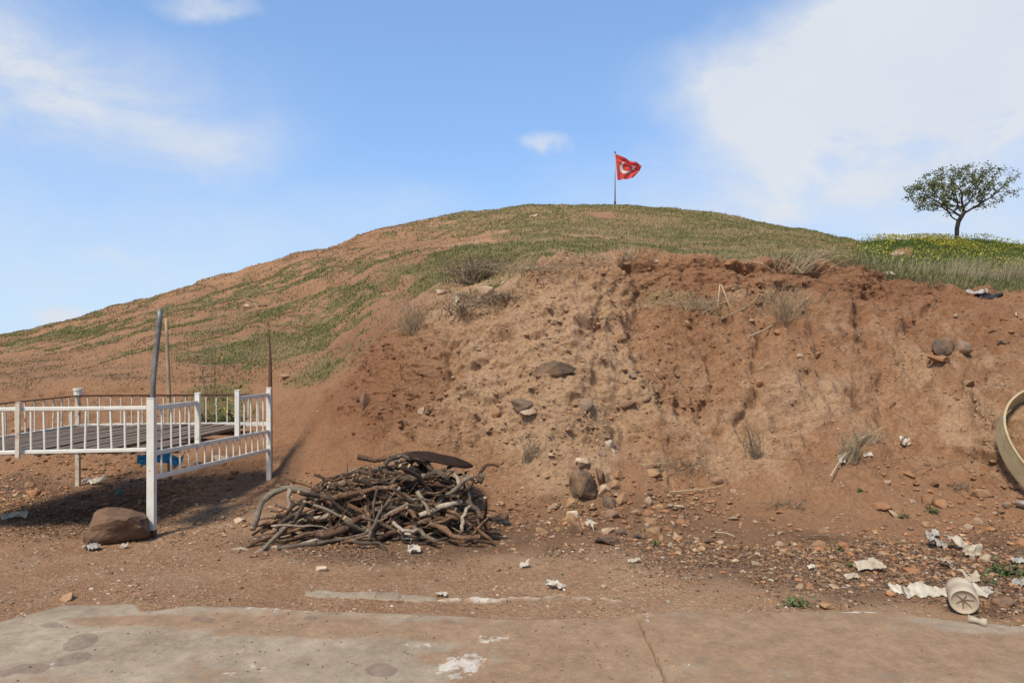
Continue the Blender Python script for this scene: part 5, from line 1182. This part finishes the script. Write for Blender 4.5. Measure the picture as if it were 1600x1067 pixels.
lumps('rubble', P_, r, .004+.018*r.random(len(i))**3, grav_mat, 'small stone rubble in the litter strips', 'rubble', pal[r.choice(6, len(i), p=[.25, .12, .2, .28, .05, .10])]*r.uniform(.6, 1.15, (len(i), 1)))
P_, i, r = sample(qa*np.clip(lump[qv]+.25*faceM[qv]+.10*bank[qv]*cut[qv], 0, 1)*(.25+clump), 8000, 9)
sz = .006+.030*r.random(len(i))**3.5; P_ = P_-qn[i]*sz[:, None]*.5
me = lumps('soil_clods', P_, r, sz, ground_mat, 'crumbly soil clods sticking out of the bank', 'soil', flat=.85)
for nm, src in (('tan', tanM), ('red', redM), ('litter', litM*.3)): add_attr(me, nm, np.repeat(np.clip(src[qv][i], 0, 1.2), 10))
for nm in ('green', 'dry'): add_attr(me, nm, np.zeros(len(i)*10))
P_, i, r = sample(qa*(.25+clump)*bank[qv]*(.4+.6*cut[qv])+qa*hillq*.02*(1-sstep(qpx, 700, 900))*(tt[qv] < 8), 16000, 11)
lumps('stone_chips', P_, r, .003+.014*r.random(len(i))**4, grav_mat, 'small stone chips stuck all over the bank and slope', 'stone chips', pal[r.choice(6, len(i), p=[.3, .25, .15, .15, .1, .05])]*r.uniform(.8, 1.25, (len(i), 1)))
rw = blob(995, 800, 150, 46, 8)+.45*blob(1350, 868, 270, 60, 4)+.5*blob(110, 742, 230, 50)+.6*blob(850, 805, 90, 40)+.3*blob(1500, 790, 120, 50)+.35*blob(440, 800, 120, 60)
P_, i, r = sample(qa*rw[qv]*(.2+clump)*(1-hillq)*(~onslab), 3600, 14); sz = .007+.026*r.random(len(i))**2.6; P_[:, 2] += sz*.15
lumps('loose_rubble', P_, r, sz, grav_mat, 'angular orange and ochre rubble at the foot of the bank', 'rubble', np.array([[.30, .165, .08], [.33, .15, .07], [.22, .115, .06], [.38, .25, .14], [.16, .10, .065]])[r.choice(5, len(i), p=[.3, .25, .2, .15, .1])]*r.uniform(.7, 1.15, (len(i), 1)), flat=.75)
# leaf and bark litter
P_, i, r = sample(qa*lq**1.5*(~onslab)*(.1+clump)*(1-hillq), 22000, 10); n_ = len(i); P_[:, 2] += .004
a_ = np.stack([r.normal(size=n_), r.normal(size=n_), r.normal(0, .25, n_)], 1); a_ /= np.linalg.norm(a_, axis=1, keepdims=True); b_ = np.cross(a_, np.stack([r.normal(0, .4, n_), r.normal(0, .4, n_), np.ones(n_)], 1)); b_ /= np.linalg.norm(b_, axis=1, keepdims=True)
L = r.uniform(.006, .024, (n_, 1)); w_ = L*r.uniform(.12, .45, (n_, 1)); V = np.stack([P_-a_*L, P_+b_*w_, P_+a_*L, P_-b_*w_], 1)
lp = np.array([[.12, .066, .036], [.16, .088, .046], [.065, .04, .025], [.25, .165, .09]]); me = mesh_np('leaf_litter', V.reshape(-1, 3), np.arange(n_*4).reshape(-1, 4), [grav_mat], False)
add_col(me, 'tint', np.repeat(lp[r.choice(4, n_, p=[.4, .3, .2, .1])], 4, 0)); link('leaf_litter', me, label='dark leaf and bark litter strewn at the slope foot', cat='litter', kind='stuff')

# crumbs of soil and grit lying on the paving
r = np.random.default_rng(77); n_ = 5200; cy_ = r.uniform(3.2, 4.3, n_); cx_ = r.uniform(-3.3, 3.3, n_); pq = 800+F*cx_/cy_; ed = F*EYE/(slabY(pq)-HOR)
cl_ = fbm(np.stack([cx_, cy_, cy_*0], 1), 1.6, 4, 131); keep = (cy_ < ed-.01) & (r.random(n_) < .10+.9*sstep(cl_, -.2, .6)*np.exp(-(ed-cy_)/.35)+.25*(np.abs(pq-960) < 90)); P_ = np.stack([cx_, cy_, np.where(cx_ < .72, .014, .031)], 1)[keep]
lumps('grit', P_, r, .0016+.007*r.random(len(P_))**4, grav_mat, 'soil crumbs and grit lying on the concrete paving', 'grit', pal[r.choice(6, len(P_), p=[.3, .15, .15, .3, .05, .05])]*r.uniform(.6, 1.1, (len(P_), 1)))
